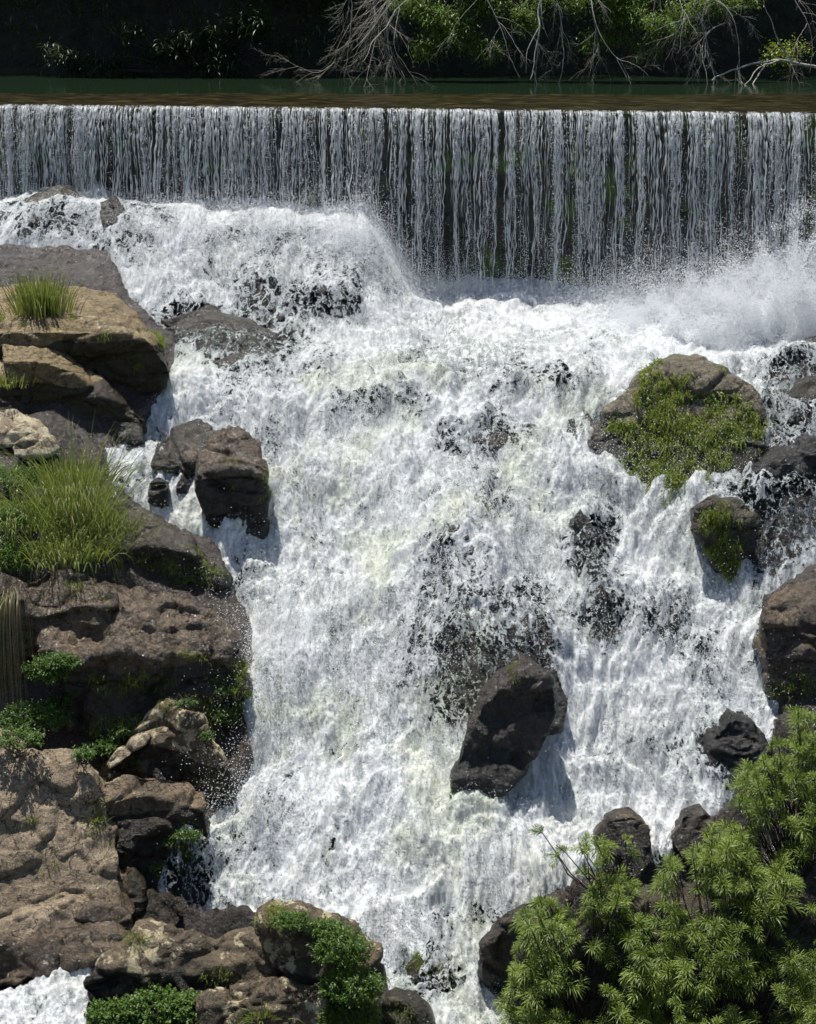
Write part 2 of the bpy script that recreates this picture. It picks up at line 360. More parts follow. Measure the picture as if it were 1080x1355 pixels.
def sdist(x, y, poly=wpoly):
    """signed distance to the river's outline, positive outside"""
    d = np.full(x.shape, 1e9); ins = np.zeros(x.shape, bool); n = len(poly)
    for i in range(n):
        a = poly[i]; b = poly[(i + 1) % n]; e = b - a; t = np.clip(((x - a[0]) * e[0] + (y - a[1]) * e[1]) / (e @ e), 0, 1)
        d = np.minimum(d, np.hypot(x - a[0] - t * e[0], y - a[1] - t * e[1]))
        c = ((a[1] > y) != (b[1] > y)) & (x < (b[0] - a[0]) * (y - a[1]) / (b[1] - a[1] + 1e-12) + a[0]); ins ^= c
    return np.where(ins, -d, d)

# riverbed and banks, one sheet
nx, ny = 420, 420
X, Y = np.meshgrid(np.linspace(-14, 14, nx), np.linspace(6, 29.2, ny))
SD = sdist(X, Y)
G = np.where(SD < 0, wbase(X, Y) - .23, base(X, Y) + .10)
G = G + np.where(SD > 0, np.minimum(SD * .35, .30), 0) * sst(Y, 18.5, 20.5) - .45 * sst(SD, .0, .5) * sst(-Y, -19, -17.5) + .09 * fbm2(X * 1.3, Y * 1.3, 5, .6)
G = G + 1.5 * sst(np.abs(X), 7.5, 13)
# second little channel at the bottom left
chp = np.array([hit(*p)[:2] for p in [(-60, 1400), (-60, 1345), (20, 1320), (100, 1285), (125, 1300), (110, 1400)]])
G = G - .35 * sst(-sdist(X, Y, chp), -.1, .1)
def gridfaces(nx, ny):
    i = np.arange(ny - 1)[:, None] * nx + np.arange(nx - 1)[None]
    return np.stack([i, i + 1, i + nx + 1, i + nx], -1).reshape(-1, 4)
bed = mk('riverbed', np.stack([X, Y, G], -1), gridfaces(nx, ny), M['black']); tag(bed, kind='structure')
from math import floor
def ground(x, y):
    i = int((x + 14) / 28 * (nx - 1)); j = int((y - 6) / 23.2 * (ny - 1))
    return float(G[min(max(j, 0), ny - 1), min(max(i, 0), nx - 1)])

# ------------------------------------------------------------------ weir, crest, pond, far bank
m, nt, N, L, bs = mat('weir_wall'); co = coords(nt); a = noise(nt, co, 1.2, 6, .65, .3); b = noise(nt, coords(nt, (1, 1, .35)), 9, 7, .7)
c = mixc(nt, mrange(nt, b, .4, .6), (.012, .012, .009), (.055, .05, .036)); c = mixc(nt, mrange(nt, a, .52, .64), c, mixc(nt, b, (.035, .07, .012), (.12, .21, .035)))
L.new(c, bs.inputs['Base Color']); bs.inputs['Roughness'].default_value = .35; L.new(bump(nt, b, .9, .06), bs.inputs['Normal']); M['wall'] = m
m, nt, N, L, bs = mat('crest_algae'); co = coords(nt, (.5, 1.6, 1)); a = noise(nt, co, 3.2, 8, .7, .6); b = noise(nt, coords(nt, (.6, 2.5, 1)), 7, 6, .65, .8)
L.new(ramp(nt, a, [(.38, (.005, .004, .002)), (.5, (.018, .014, .006)), (.64, (.062, .054, .02))]), bs.inputs['Base Color']); bs.inputs['Roughness'].default_value = .22; bs.inputs['Specular IOR Level'].default_value = .22
L.new(bump(nt, b, .35, .04), bs.inputs['Normal']); M['crest'] = m
m, nt, N, L, bs = mat('pond_water'); b = noise(nt, coords(nt, (.5, 2., 1)), 3.2, 4, .55, .4)
bs.inputs['Base Color'].default_value = (.016, .034, .016, 1); bs.inputs['Roughness'].default_value = .04; bs.inputs['IOR'].default_value = 1.33
L.new(bump(nt, b, .12, .03), bs.inputs['Normal']); M['pond'] = m

weir = bpy.data.objects.new('weir', None); weir.location = (0, 27.7, 7.0); link(weir)
tag(weir, 'long straight dark stone weir with green mossy face behind the falling water curtain', 'weir')
xs = np.linspace(-11, 11, 520); zs = np.linspace(6.2, LIPZ - .06, 90); XX, ZZ = np.meshgrid(xs, zs)
YY = lip_y(XX) + .02 - .0 + (LIPZ - ZZ) * -.03 + .05 * fbm2(XX * 1.6, ZZ * 2.2, 5, .6) + .09
YY = YY - .16 * np.maximum(0, fbm2(XX * 1.1 + 9, ZZ * 1.9, 3)) * sst(-ZZ, -8.9, -7.6)
mk('wall_face', np.stack([XX, YY, ZZ], -1), gridfaces(520, 90)[:, ::-1], M['wall'], weir)
ts = np.linspace(0, 1, 60); XX, TT = np.meshgrid(xs, ts)
YY = lip_y(XX) - .02 + TT * (4.9 + .147 * XX + .12 * np.sin(XX)); ZZ = LIPZ - .05 * (1 - sst(TT, 0, .08)) - .075 * sst(TT, .82, 1) + .018 * fbm2(XX * 2, YY * 3, 4)
mk('crest', np.stack([XX, YY, ZZ], -1), gridfaces(520, 60), M['crest'], weir)
X2, Y2 = np.meshgrid(np.linspace(-22, 22, 60), np.linspace(31.2, 44, 60))
pond = mk('pond_water', np.stack([X2, Y2, X2 * 0 + LIPZ - .028], -1), gridfaces(60, 60), M['pond']); tag(pond, kind='structure')
X2, T2 = np.meshgrid(np.linspace(-26, 26, 200), np.linspace(0, 1, 80))
Y2 = 41.2 + T2 * 9 + .5 * fbm2(X2 * .4, T2 * 4, 4) - 1.2 * sst(X2, 7, 14); Z2 = LIPZ - .5 + T2**.7 * 13 + .35 * fbm2(X2 * .8, T2 * 9, 5, .6)
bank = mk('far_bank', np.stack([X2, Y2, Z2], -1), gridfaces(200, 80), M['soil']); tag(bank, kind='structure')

# ------------------------------------------------------------------ the white water
nx_, ny_ = 860, 680
xs = np.linspace(-7.9, 8.1, nx_); ys = np.interp(np.linspace(0, 1, ny_), [0, .35, .8, 1], [13.9, 18.4, 24.5, 28.9])
X, Y = np.meshgrid(xs, ys); B = wbase(X, Y)
wx = .25 * n2(X * 1.1, Y * 1.1 + 7); wy = .25 * n2(X * 1.1 + 31, Y * 1.1)
Xw, Yw = X + wx, (Y + wy) * .75
steep = sst(-Y, -24.5, -23)
lump = fbm2(Xw * .9, Yw * .9, 2); b1 = np.abs(n2(Xw * 2.1, Yw * 2.1)); b2 = np.abs(n2(Xw * 4.6 + 3, Yw * 4.6)); b3 = np.abs(n2(Xw * 10 + 5, Yw * 9)); b4 = n2(Xw * 22, Yw * 20); b5 = n2(X * 39, Y * 30)
PXb, PYb = proj(np.stack([X, Y, B], -1))
calm = .75 * sst(fbm2(X * .75 + wx * 3 + 5, Y * .45 + wy * 3, 3), -.02, .45)
for qx, qy, rx, ry, cv in [(600, 470, 170, 38, .9), (740, 520, 90, 30, .9), (310, 440, 110, 36, 1.), (460, 560, 70, 70, .7), (820, 640, 60, 60, .8), (330, 350, 80, 25, .8), (640, 640, 70, 30, .8), (450, 860, 50, 110, .5), (860, 960, 60, 60, .6), (1040, 540, 50, 50, 1.)]:
    calm = np.maximum(calm, cv * np.exp(-(((PXb - qx) / rx)**2 + ((PYb - qy) / ry)**2)**1.3))
lively = 1 - .72 * calm
W = B + lump * .12 + (.24 * b1 + .12 * b2 * lively + (.058 * b3 + .020 * b4 + .011 * b5) * lively) * (.55 + .45 * steep) - .06
FU = (X - .2) / (1 + .075 * np.clip(24.5 - Y, 0, 9)) + .12 * n2(X * .8, Y * .6) + .05 * n2(X * 2.3, Y * 1.4 + 3) - .55 * sst(X, .6, 3.5) * (Y - 21); FV = Y
fibre = np.abs(n2(FU * 5.2, FV * .8)) + .45 * np.abs(n2(FU * 14 + 4, FV * 2.2)) + .9 * np.abs(n2(FU * 1.9 + 7, FV * .5))
W = W + (.085 * fibre - .03) * steep * (1 - .4 * calm)
streak = n2(X * 2.1 + wx * 5, Y * .38 + wy) + .5 * n2(X * 5.2 + wx * 8, Y * .9 + 4)
W = W - .02
SDw = sdist(X, Y); W = W - .22 * sst(SDw, -.12, .25)
PX, PYY = proj(np.stack([X, Y, W], -1))
cover = np.full(X.shape, .93) + .10 * n2(X * .9, Y * .7)
churn = sst(-Y, -25.5, -23) * sst(-np.abs(PX - 520), -420, -120)
COV = [  # picture x, y, radii, cover
 (70, 285, 75, 35, .50), (330, 320, 120, 30, .70), (345, 385, 55, 28, .50), (440, 395, 62, 34, .42), (430, 330, 90, 25, .72), (300, 445, 110, 34, .45), (250, 420, 40, 30, .30), (370, 470, 60, 30, .55),
 (510, 530, 75, 32, .62), (640, 575, 80, 34, .55), (700, 500, 110, 28, .64), (560, 480, 90, 20, .75), (600, 735, 50, 55, .42), (640, 660, 90, 40, .68), (645, 790, 80, 30, .48), (610, 875, 95, 90, .46), (700, 870, 60, 70, .44),
 (785, 725, 36, 60, .34), (800, 820, 30, 50, .38), (875, 815, 55, 40, .45), (1025, 680, 75, 95, .30), (1060, 620, 60, 60, .42), (1050, 480, 50, 35, .42), (1050, 540, 50, 45, .55), (960, 1000, 45, 65, .42),
 (950, 870, 50, 60, .66), (850, 1000, 70, 60, .74), (460, 1130, 80, 60, .78), (330, 1140, 60, 70, .62), (250, 1160, 50, 60, .42), (360, 1040, 60, 50, .74), (340, 560, 70, 80, .62), (240, 620, 50, 60, .62), (170, 640, 30, 20, .6),
 (180, 270, 40, 20, .6), (150, 330, 60, 30, .55), (380, 700, 50, 70, .75), (450, 700, 60, 60, .78), (330, 760, 40, 50, .6), (570, 1290, 50, 60, .5), (640, 1210, 70, 30, .55), (830, 560, 80, 30, .65), (530, 1060, 70, 60, .80), (440, 850, 60, 90, .84)]
for qx, qy, rx, ry, cv in COV:
    q = ((PX - qx) / rx)**2 + ((PYY - qy) / ry)**2; w = np.exp(-q**1.3); cover = cover + (cv - cover) * w
cover = cover - .13 * sst(streak, .1, .9) - .10 * calm
cover = np.clip(cover + .17 * fbm2(X * 1.9 + wx * 2, Y * 1.5 + wy * 2, 4, .6), 0, 1); cover = np.maximum(cover, .36); cover = cover * (1 - sst(SDw, -.02, .22) * .75)
keep = (SDw < .35) | (W > 99)
F = gridfaces(nx_, ny_); kf = keep.ravel()[F].all(1) & (Y.ravel()[F] < lip_y(X.ravel()[F]) + .05).all(1)
F = F[kf]; used = np.unique(F); remap = np.full(nx_ * ny_, -1); remap[used] = np.arange(len(used))
river = mk('river_water', np.stack([X, Y, W], -1).reshape(-1, 3)[used], remap[F], M['foam'], attrs={'cover': cover.ravel()[used], 'churn': churn.ravel()[used], 'calm': calm.ravel()[used], 'flow_u': FU.ravel()[used] * 11, 'flow_v': FV.ravel()[used] * 2.2}); tag(river, kind='structure')
WX, WY, WZ, WCOV, WPX, WPY, WK = X, Y, W, cover, PX, PYY, keep
# little channel bottom left
X2, Y2 = np.meshgrid(np.linspace(-5.6, -2.6, 200), np.linspace(14.2, 16.8, 160)); S2 = sdist(X2, Y2, chp)
Z2 = base(X2, Y2) + .10 + .14 * np.abs(n2(X2 * 3, Y2 * 2.4)) + .06 * np.abs(n2(X2 * 8, Y2 * 6)) + .02 * n2(X2 * 20, Y2 * 20) - .3 * sst(S2, -.05, .25)
ch = mk('side_stream_water', np.stack([X2, Y2, Z2], -1), gridfaces(200, 160), M['foam'], attrs={'cover': (.80 - .5 * sst(S2, -.1, .15) + .2 * n2(X2 * 3, Y2 * 2)).ravel(), 'churn': (S2 * 0 + .5).ravel(), 'flow_u': (X2 * 9 + Y2 * 4).ravel(), 'flow_v': (Y2 * 3).ravel()}); tag(ch, kind='structure')

# ------------------------------------------------------------------ spray: point clouds of droplets
def drops(name, P, rad, m, parent=None):
    me = bpy.data.meshes.new(name); me.vertices.add(len(P)); me.vertices.foreach_set('co', P.astype(np.float32).ravel())
    a = me.attributes.new('r', 'FLOAT', 'POINT'); a.data.foreach_set('value', rad.astype(np.float32)); me.materials.append(m)
    o = bpy.data.objects.new(name, me); link(o, parent)
    ng = bpy.data.node_groups.new(name + '_nodes', 'GeometryNodeTree')
    ng.interface.new_socket('Geometry', in_out='INPUT', socket_type='NodeSocketGeometry'); ng.interface.new_socket('Geometry', in_out='OUTPUT', socket_type='NodeSocketGeometry')
    gi = ng.nodes.new('NodeGroupInput'); go = ng.nodes.new('NodeGroupOutput'); mp = ng.nodes.new('GeometryNodeMeshToPoints'); sm = ng.nodes.new('GeometryNodeSetMaterial')
    at_ = ng.nodes.new('GeometryNodeInputNamedAttribute'); at_.data_type = 'FLOAT'; at_.inputs['Name'].default_value = 'r'; sm.inputs['Material'].default_value = m
    ng.links.new(gi.outputs[0], mp.inputs['Mesh']); ng.links.new(at_.outputs['Attribute'], mp.inputs['Radius']); ng.links.new(mp.outputs[0], sm.inputs[0]); ng.links.new(sm.outputs[0], go.inputs[0])
    md = o.modifiers.new('points', 'NODES'); md.node_group = ng; return o
ok = (WK & (WY < lip_y(WX) - .1) & (SDw < .05)).ravel()
idx = np.flatnonzero(ok); dens = np.ones(len(idx)) * (.35 + .65 * sst(fbm2(WX.ravel()[idx] * 1.4, WY.ravel()[idx] * 1.1, 3), -.3, .5))
dens *= (.05 + WCOV.ravel()[idx]**2.5) * (1 - .8 * calm.ravel()[idx])
nS = 190000
pick = rng.choice(idx, nS, p=dens / dens.sum())
h = rng.exponential(.03, nS) + .10 * (rng.random(nS) < .12) * rng.exponential(1., nS)
P = np.stack([WX.ravel()[pick], WY.ravel()[pick], WZ.ravel()[pick] + h - .004], -1) + rng.normal(size=(nS, 3)) * [.012, .012, .006]
rr = .0024 + .0040 * rng.random(nS)**4
tag(drops('spray_droplets', P, rr, M['drop']), kind='stuff')
# tall mist where the curtain lands and where jets break on rock
MIST = [(930, 410, 1.0, .4, 60000), (1060, 420, .9, .5, 40000), (850, 400, .8, .3, 24000), (480, 330, .5, .35, 22000), (400, 320, 1.1, .22, 26000), (260, 290, 1.1, .15, 16000), (560, 355, .5, .25, 9000), (700, 375, 1.2, .14, 14000),
        (610, 700, .6, .3, 16000), (640, 800, .8, .3, 18000), (330, 600, .4, .3, 8000), (560, 900, .9, .4, 18000), (760, 620, .8, .25, 12000), (950, 640, .5, .25, 8000), (930, 900, .6, .4, 12000), (360, 900, .5, .5, 14000), (330, 1100, .4, .4, 9000), (450, 620, .7, .4, 12000), (540, 780, .5, .35, 9000)]
PP = []; RR = []
for qx, qy, sx, sz, n in MIST:
    c = hit(qx, qy); a = rng.normal(size=(n, 3)) * [sx, .35, 1]; a[:, 2] = np.abs(a[:, 2])**1.3 * sz
    q = c + a; q[:, 1] = np.minimum(q[:, 1], lip_y(q[:, 0]) - .5 - rng.random(n) * .3); q[:, 2] += base(q[:, 0], q[:, 1]) - base(c[0], c[1])
    jet = n3(q * 3.1) + .5 * n3(q * 8); k = jet > -.25 + .5 * (rng.random(n) - .5); k &= q[:, 2] < LIPZ - .35; PP.append(q[k]); RR.append((.0024 + .0042 * rng.random(n)**3)[k])
n = 420000; xj = 3.3 + 5.4 * rng.random(n)**.75; hj = (.15 + np.clip(xj - 3.4, 0, 5) * .62) * (.8 + .55 * n2(xj * 1.7, xj * 0 + 2) + .3 * n2(xj * 5, xj * 0 + 8)); ej = rng.random(n)**1.25
q = np.stack([xj, lip_y(xj) - .95 - 1.5 * rng.random(n), 0 * xj], -1); q[:, 2] = base(q[:, 0], q[:, 1]) - .1 + hj * ej + rng.exponential(.10, n) * (rng.random(n) < .5)
jet = n3(q * [3.2, 2., 2.]) + .6 * n3(q * 9 + 4); k = (jet > -.5 + .9 * ej + .35 * (rng.random(n) - .5)) & (q[:, 2] < LIPZ - .3); PP.append(q[k]); RR.append((.0028 + .0055 * rng.random(n)**3)[k])
tag(drops('mist_droplets', np.concatenate(PP), np.concatenate(RR), M['drop']), kind='stuff')

# ------------------------------------------------------------------ the falling curtain
nst = 1450
x0 = np.sort(rng.uniform(-8.2, 8.2, nst)); x0 = x0 + .03 * np.sin(x0 * 19 + 2 * n2(x0 * 1.1, x0 * 0 + .5)) + .05 * n2(x0 * 2.9, x0 * 0 + .4)
K = 46; t = np.linspace(0, 1, K + 1)
TF = math.sqrt(2 * 3.1 / 9.81); tt = t[None]**.8 * TF
v0 = .95 + .22 * n2(x0 * 1.4, x0 * 0 + 3)[:, None] + rng.normal(0, .06, (nst, 1))
zz = LIPZ - .02 + .018 * n2(x0 * 2.2, x0 * 0 + .3)[:, None] + .012 * n2(x0 * 11, x0 * 0 + .7)[:, None] - .5 * 9.81 * tt**2 + 0 * v0
yy = lip_y(x0)[:, None] - v0 * tt
xx = x0[:, None] + .05 * n2(x0[:, None] * 4 + 0 * tt, zz * 1.2) + (.012 + .02 * t[None]) * n2(x0[:, None] * 40, zz * 7) + .014 * t[None] * n2(x0[:, None] * 90, zz * 17)
yy = yy + .04 * n2(x0[:, None] * 33, zz * 5) + .02 * n2(x0[:, None] * 71, zz * 14)
thick = rng.random((nst, 1))**3
r = (.0036 + .0150 * thick) * (1 - .45 * t[None]) * (.7 + 1.15 * np.clip(1.3 * n2(x0[:, None] * 57, zz * 9) + .45 * n2(x0[:, None] * 97, zz * 25), -.65, 1))
life = .25 + .9 * rng.random((nst, 1))**.8; r = r * (1 - sst(t[None], life - .12, life + .05)) ; r = np.maximum(r, .0002)
C = np.stack([xx, yy, zz], -1); th = np.arange(4) / 4 * 2 * np.pi
V = C[:, :, None] + r[..., None, None] * np.stack([np.cos(th), np.sin(th), 0 * th], -1)[None, None]
V[..., 2] += .35 * r[..., None] * np.array([0, 1, 0, -1])
i = (np.arange(nst)[:, None, None] * (K + 1) + np.arange(K)[None, :, None]) * 4; j = np.arange(4)[None, None]; k = (j + 1) % 4
Q = np.stack([i + j, i + k, i + 4 + k, i + 4 + j], -1).reshape(-1, 4)
alive = (r.repeat(4, 1).reshape(-1)[Q] > .0006).any(1); Q = Q[alive]
tag(mk('falling_strands', V.reshape(-1, 3), Q, M['strand']), kind='stuff')
n = 190000; q = rng.random(n)**.85; s = rng.integers(0, nst, n); tq = q**.8 * TF
P = np.stack([x0[s] + rng.normal(0, .02, n) * (1 + 2 * q), lip_y(x0[s]) - v0[s, 0] * tq + rng.normal(0, .03, n), LIPZ - .5 * 9.81 * tq**2], -1)
kk = n2(P[:, 0] * 5, P[:, 2] * .5) > -.1; P = P[kk]; tag(drops('falling_droplets', P, .0022 + .0055 * rng.random(len(P))**3, M['drop']), kind='stuff')
# thin sheet with streaks, dense near the lip
m, nt, N, L, bs = mat('curtain_sheet'); co = coords(nt, (1, 1, .06)); s1 = noise(nt, co, 22, 6, .7, .1); s2 = noise(nt, coords(nt, (1, .4, .22)), 46, 5, .7, .6)
cov = nd(nt, 'ShaderNodeAttribute', attribute_name='cover').outputs['Fac']
val = math_(nt, 'ADD', math_(nt, 'MULTIPLY', s1, .6), math_(nt, 'MULTIPLY', s2, .4)); al = mrange(nt, math_(nt, 'SUBTRACT', val, math_(nt, 'MULTIPLY_ADD', cov, -.42, .74)), 0, .09)
L.new(ramp(nt, s2, [(.42, (.10, .12, .12)), (.58, (.9, .93, .93))]), bs.inputs['Base Color']); bs.inputs['Roughness'].default_value = .12
L.new(bump(nt, s2, 1., .05, bump(nt, s1, .8, .03)), bs.inputs['Normal'])
tl = nd(nt, 'ShaderNodeBsdfTranslucent'); tl.inputs[0].default_value = (.8, .86, .86, 1); mx0 = nd(nt, 'ShaderNodeMixShader', i={0: .5}); L.new(bs.outputs[0], mx0.inputs[1]); L.new(tl.outputs[0], mx0.inputs[2])
tr = nd(nt, 'ShaderNodeBsdfTransparent'); mx = nd(nt, 'ShaderNodeMixShader'); L.new(al, mx.inputs[0]); L.new(tr.outputs[0], mx.inputs[1]); L.new(mx0.outputs[0], mx.inputs[2]); L.new(mx.outputs[0], N['Material Output'].inputs[0]); M['sheet'] = m
xs = np.linspace(-8.3, 8.3, 1300); ts = np.linspace(0, 1, 70); XX, TT = np.meshgrid(xs, ts); tq = TT**.8 * TF; vv = .93 + .22 * n2(xs * 1.4, xs * 0 + 3)[None] + .12 * n2(xs * 9, xs * 0)[None]
ZZ = LIPZ - .015 - .5 * 9.81 * tq**2; YY = lip_y(XX) + .03 - vv * tq + .03 * n2(XX * 14, ZZ * 1.5) + .012 * n2(XX * 30, ZZ * 7)
cv = .60 - .52 * sst(TT, 0, .45) - .22 * sst(TT, .5, 1.) + .22 * n2(XX * 1.7, ZZ * .15 + .4) + .20 * n2(XX * 6, ZZ * .2) + .06 * sst(-TT, -.12, 0)
tag(mk('falling_water_sheet', np.stack([XX, YY, ZZ], -1), gridfaces(1300, 70), M['sheet'], attrs={'cover': cv.ravel()}), kind='structure')
print('water', round(time.time() - T0, 1))

# ------------------------------------------------------------------ boulders
def plane_hit(px, py, y0, z0, slope, x0=0., k=0.):
    """sight line against the plane z - z0 = tan(slope) * (y - y0 - k (x - x0))"""
    a, b = ray(px, py); s = math.tan(R(slope)); den = b - s + s * k * a
    y = (z0 - CAMZ - s * y0 + s * k * x0) / den
    return np.array([a * y, y, CAMZ + b * y])
def hull_mesh(sets):
    bm = bmesh.new()
    for pts in sets:
        b2 = bmesh.new()
        for p in pts: b2.verts.new(p)
        r_ = bmesh.ops.convex_hull(b2, input=b2.verts[:])
        junk = list({g for g in r_['geom_interior'] + r_['geom_unused'] if isinstance(g, bmesh.types.BMVert)})
        bmesh.ops.delete(b2, geom=junk, context='VERTS')
        tmp = bpy.data.meshes.new('tmp'); b2.to_mesh(tmp); b2.free(); bm.from_mesh(tmp); bpy.data.meshes.remove(tmp)
    return bm
RK = {}
def boulder(key, label, matk, lumps, vox=.035, amp=.05, smooth=6, crk=.05, fr=1.3, group=None, name='boulder', cat='boulder', cuts=0, vary=1., shade_front=False):
    sets = []; wl = None; seed = abs(hash(key)) % 1000 if False else sum(ord(ch_) * (i_ + 3) for i_, ch_ in enumerate(key)) % 997
    rg = np.random.default_rng(seed)
    for lp in lumps:
        out = lp['out']; brk = lp.get('brk', []); foot = lp.get('foot') or max(out, key=lambda p: p[1])
        if 'y' in lp: y0 = lp['y']; F0 = at(foot[0], foot[1], y0)
        else: F0 = hit(*foot) + np.array([0, 0, 0]); y0 = F0[1] + lp.get('dy', 0); F0 = at(foot[0], foot[1], y0)
        sf, st, k, thick = lp.get('sf', 62), lp.get('st', 12), lp.get('k', 0.), lp.get('t', .8)
        front = []; top = []
        bx = sorted(brk) if brk else []
        fb = [plane_hit(px, py, F0[1], F0[2], sf, F0[0], k) for px, py in bx]
        if fb and shade_front: wl = min(wl or 99, np.mean(fb, 0)[2] - .05)  # front shade is painted from this height down
        pts = list(fb)
        for px, py in out:
            if bx:
                by = np.interp(px, [q[0] for q in bx], [q[1] for q in bx])
                if py < by: 
                    # the flat top starts at the front edge below this point
                    e = plane_hit(px, by, F0[1], F0[2], sf, F0[0], k)
                    top.append(plane_hit(px, py, e[1], e[2], st)); continue
            front.append(plane_hit(px, py, F0[1], F0[2], sf, F0[0], k))
        pts += front + top
        cen = np.mean(pts, 0)
        for p in front: pts.append(p + np.array([(cen[0] - p[0]) * .15, thick * .75, -.2 * thick]))
        for p in top: pts.append(p + np.array([(cen[0] - p[0]) * .12, thick * .35, -.75 * thick]))
        if not top:
            for p in sorted(front, key=lambda p: -p[2])[:max(3, len(front) // 3)]: pts.append(p + np.array([(cen[0] - p[0]) * .3, thick * .45, .04 * thick]))
        sets.append([tuple(p) for p in pts])
    bm = hull_mesh(sets); me = bpy.data.meshes.new('tmp'); bm.to_mesh(me); bm.free()
    o = bpy.data.objects.new('tmp', me); link(o)
    md = o.modifiers.new('r', 'REMESH'); md.mode = 'VOXEL'; md.voxel_size = vox; md.use_smooth_shade = True
    md = o.modifiers.new('s', 'SMOOTH'); md.factor = .5; md.iterations = smooth
    dg = bpy.context.evaluated_depsgraph_get(); ev = o.evaluated_get(dg).to_mesh()
    nv = len(ev.vertices); V = np.empty(nv * 3, np.float32); ev.vertices.foreach_get('co', V); V = V.reshape(-1, 3).astype(float)
    Nn = np.empty(nv * 3, np.float32); ev.vertices.foreach_get('normal', Nn); Nn = Nn.reshape(-1, 3)
    nf = len(ev.polygons); lt = np.empty(nf, np.int32); ev.polygons.foreach_get('loop_total', lt); lv = np.empty(len(ev.loops), np.int32); ev.loops.foreach_get('vertex_index', lv)
    if (lt == 4).all(): Fq = [lv.reshape(-1, 4)]
    else:
        stt = np.concatenate([[0], np.cumsum(lt)[:-1]]); Fq = [np.stack([lv[stt[lt == q] + e] for e in range(q)], -1) for q in (3, 4) if (lt == q).any()]
    bpy.data.objects.remove(o); bpy.data.meshes.remove(me)
    p = V * fr + seed * 1.37
    wv = .25 * np.stack([n3(p * .9 + 5), n3(p * .9 + 19), n3(p * .9 + 43)], -1)
    big = fbm3(p * .8 + wv, 2); ridg = 1 - np.abs(n3(p * 1.6 + wv * 2)) * 2.2; mid = fbm3(p * 4 + wv, 3, .55)
    c1 = n3(p * .75 + 77 + wv * 1.5); c2 = n3(np.stack([p[:, 0] * .6, p[:, 1] * .6, p[:, 2] * 1.9], -1) + 133 + wv)
    groove = np.exp(-(c1 / .035)**2) + .8 * np.exp(-(c2 / .04)**2)
    c3 = n3(p * 1.9 + 211 + wv * 2); c4 = n3(np.stack([p[:, 0] * 2.4 + p[:, 2], p[:, 1] * 1.5, p[:, 2] * 3.4], -1) + 57)
    d = amp * (1.4 * big + .5 * ridg + .38 * mid + .75 * np.tanh(c1 * 11) + .5 * np.tanh(c2 * 11) + .28 * np.tanh(c3 * 14) + .12 * np.tanh(c4 * 14) + .14 * fbm3(p * 11, 2, .7)) - crk * groove - .4 * crk * np.exp(-(c3 / .05)**2)
    V = V + Nn * d[:, None]
    lo = V.min(0); hi = V.max(0); org = np.array([(lo[0] + hi[0]) / 2, (lo[1] + hi[1]) / 2, lo[2]])
    soak_shade = 1 - sst(V[:, 2] + .12 * fbm3(V * 1.3 + 3, 3), wl - .08, wl + .05) if wl is not None else V[:, 0] * 0  # below the front top edge the rock is darkened as painted shade
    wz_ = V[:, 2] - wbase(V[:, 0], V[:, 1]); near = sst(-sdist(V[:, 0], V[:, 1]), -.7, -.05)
    soak_shade = np.maximum(soak_shade, (1 - sst(wz_ + .15 * fbm3(V * 2, 2), .25, .6)) * near)
    ob = mk(name, V, Fq, M[matk], None, org, attrs={'soak_shade': soak_shade})
    tag(ob, label, cat, group); ob['_w'] = [float(v) for v in org]
    n_ = np.empty(len(ob.data.vertices) * 3, np.float32); ob.data.vertices.foreach_get('normal', n_)
    RK[key] = (ob, V, n_.reshape(-1, 3)); return ob
L1 = lambda out, **k: [dict(out=out, **k)]

boulder('B0', 'low wet boulder with foam pouring over it at the far left foot of the weir', 'film', L1([(30, 262), (90, 250), (118, 268), (115, 300), (60, 305), (20, 295)], sf=35, t=.7, dy=.05), amp=.03)
boulder('B1', 'small rounded grey rock in foam just below the left end of the weir', 'film', L1([(128, 266), (150, 260), (166, 275), (160, 296), (135, 300)], sf=45, t=.5, dy=-.1), amp=.02, name='rock', cat='rock')
boulder('B', 'broad wet brown slab with water film, uppermost slab on the left bank', 'film', L1([(-60, 322), (60, 318), (120, 322), (142, 350), (148, 372), (60, 385), (-60, 390)], brk=[(-60, 352), (100, 352), (140, 362)], sf=50, st=6, t=1.), amp=.03, vox=.04, name='rock_slab', cat='rock slab')
boulder('C', 'flat olive brown slab with a grass tuft on top and a black overhanging front', 'slab',
        [dict(out=[(-90, 385), (0, 378), (90, 374), (150, 385), (185, 412), (212, 448), (228, 492), (222, 516), (196, 536), (150, 520), (60, 470), (-90, 470)], brk=[(-90, 440), (0, 438), (60, 438), (120, 440), (165, 440), (200, 452), (226, 490)], sf=96, st=9, t=1.3, foot=(150, 530), y=23.3)], shade_front=True, vox=.036, amp=.03, smooth=3, name='rock_slab', cat='rock slab')
boulder('D', 'wedge shaped slab with pale sloping edge lying in front of the flat olive slab', 'slab',
        [dict(out=[(2, 448), (50, 440), (80, 455), (110, 485), (150, 520), (192, 552), (188, 562), (120, 560), (60, 560), (20, 520)], brk=[(2, 478), (30, 480), (60, 478), (95, 492), (150, 530), (192, 555)], sf=88, st=18, t=.8, foot=(120, 560), y=22.7),
         dict(out=[(-90, 450), (5, 444), (20, 480), (30, 540), (25, 580), (-90, 580)], brk=[(-90, 500), (20, 500)], sf=75, st=22, t=.8, y=22.6)], shade_front=True, vox=.034, amp=.028, smooth=3, name='rock_slab', cat='rock slab')
boulder('G', 'low rounded brown wet rock under the wedge shaped slab beside the foam', 'brown', L1([(125, 568), (150, 556), (186, 566), (190, 585), (165, 602), (130, 602)], sf=60, t=.5), amp=.02, name='rock', cat='rock')
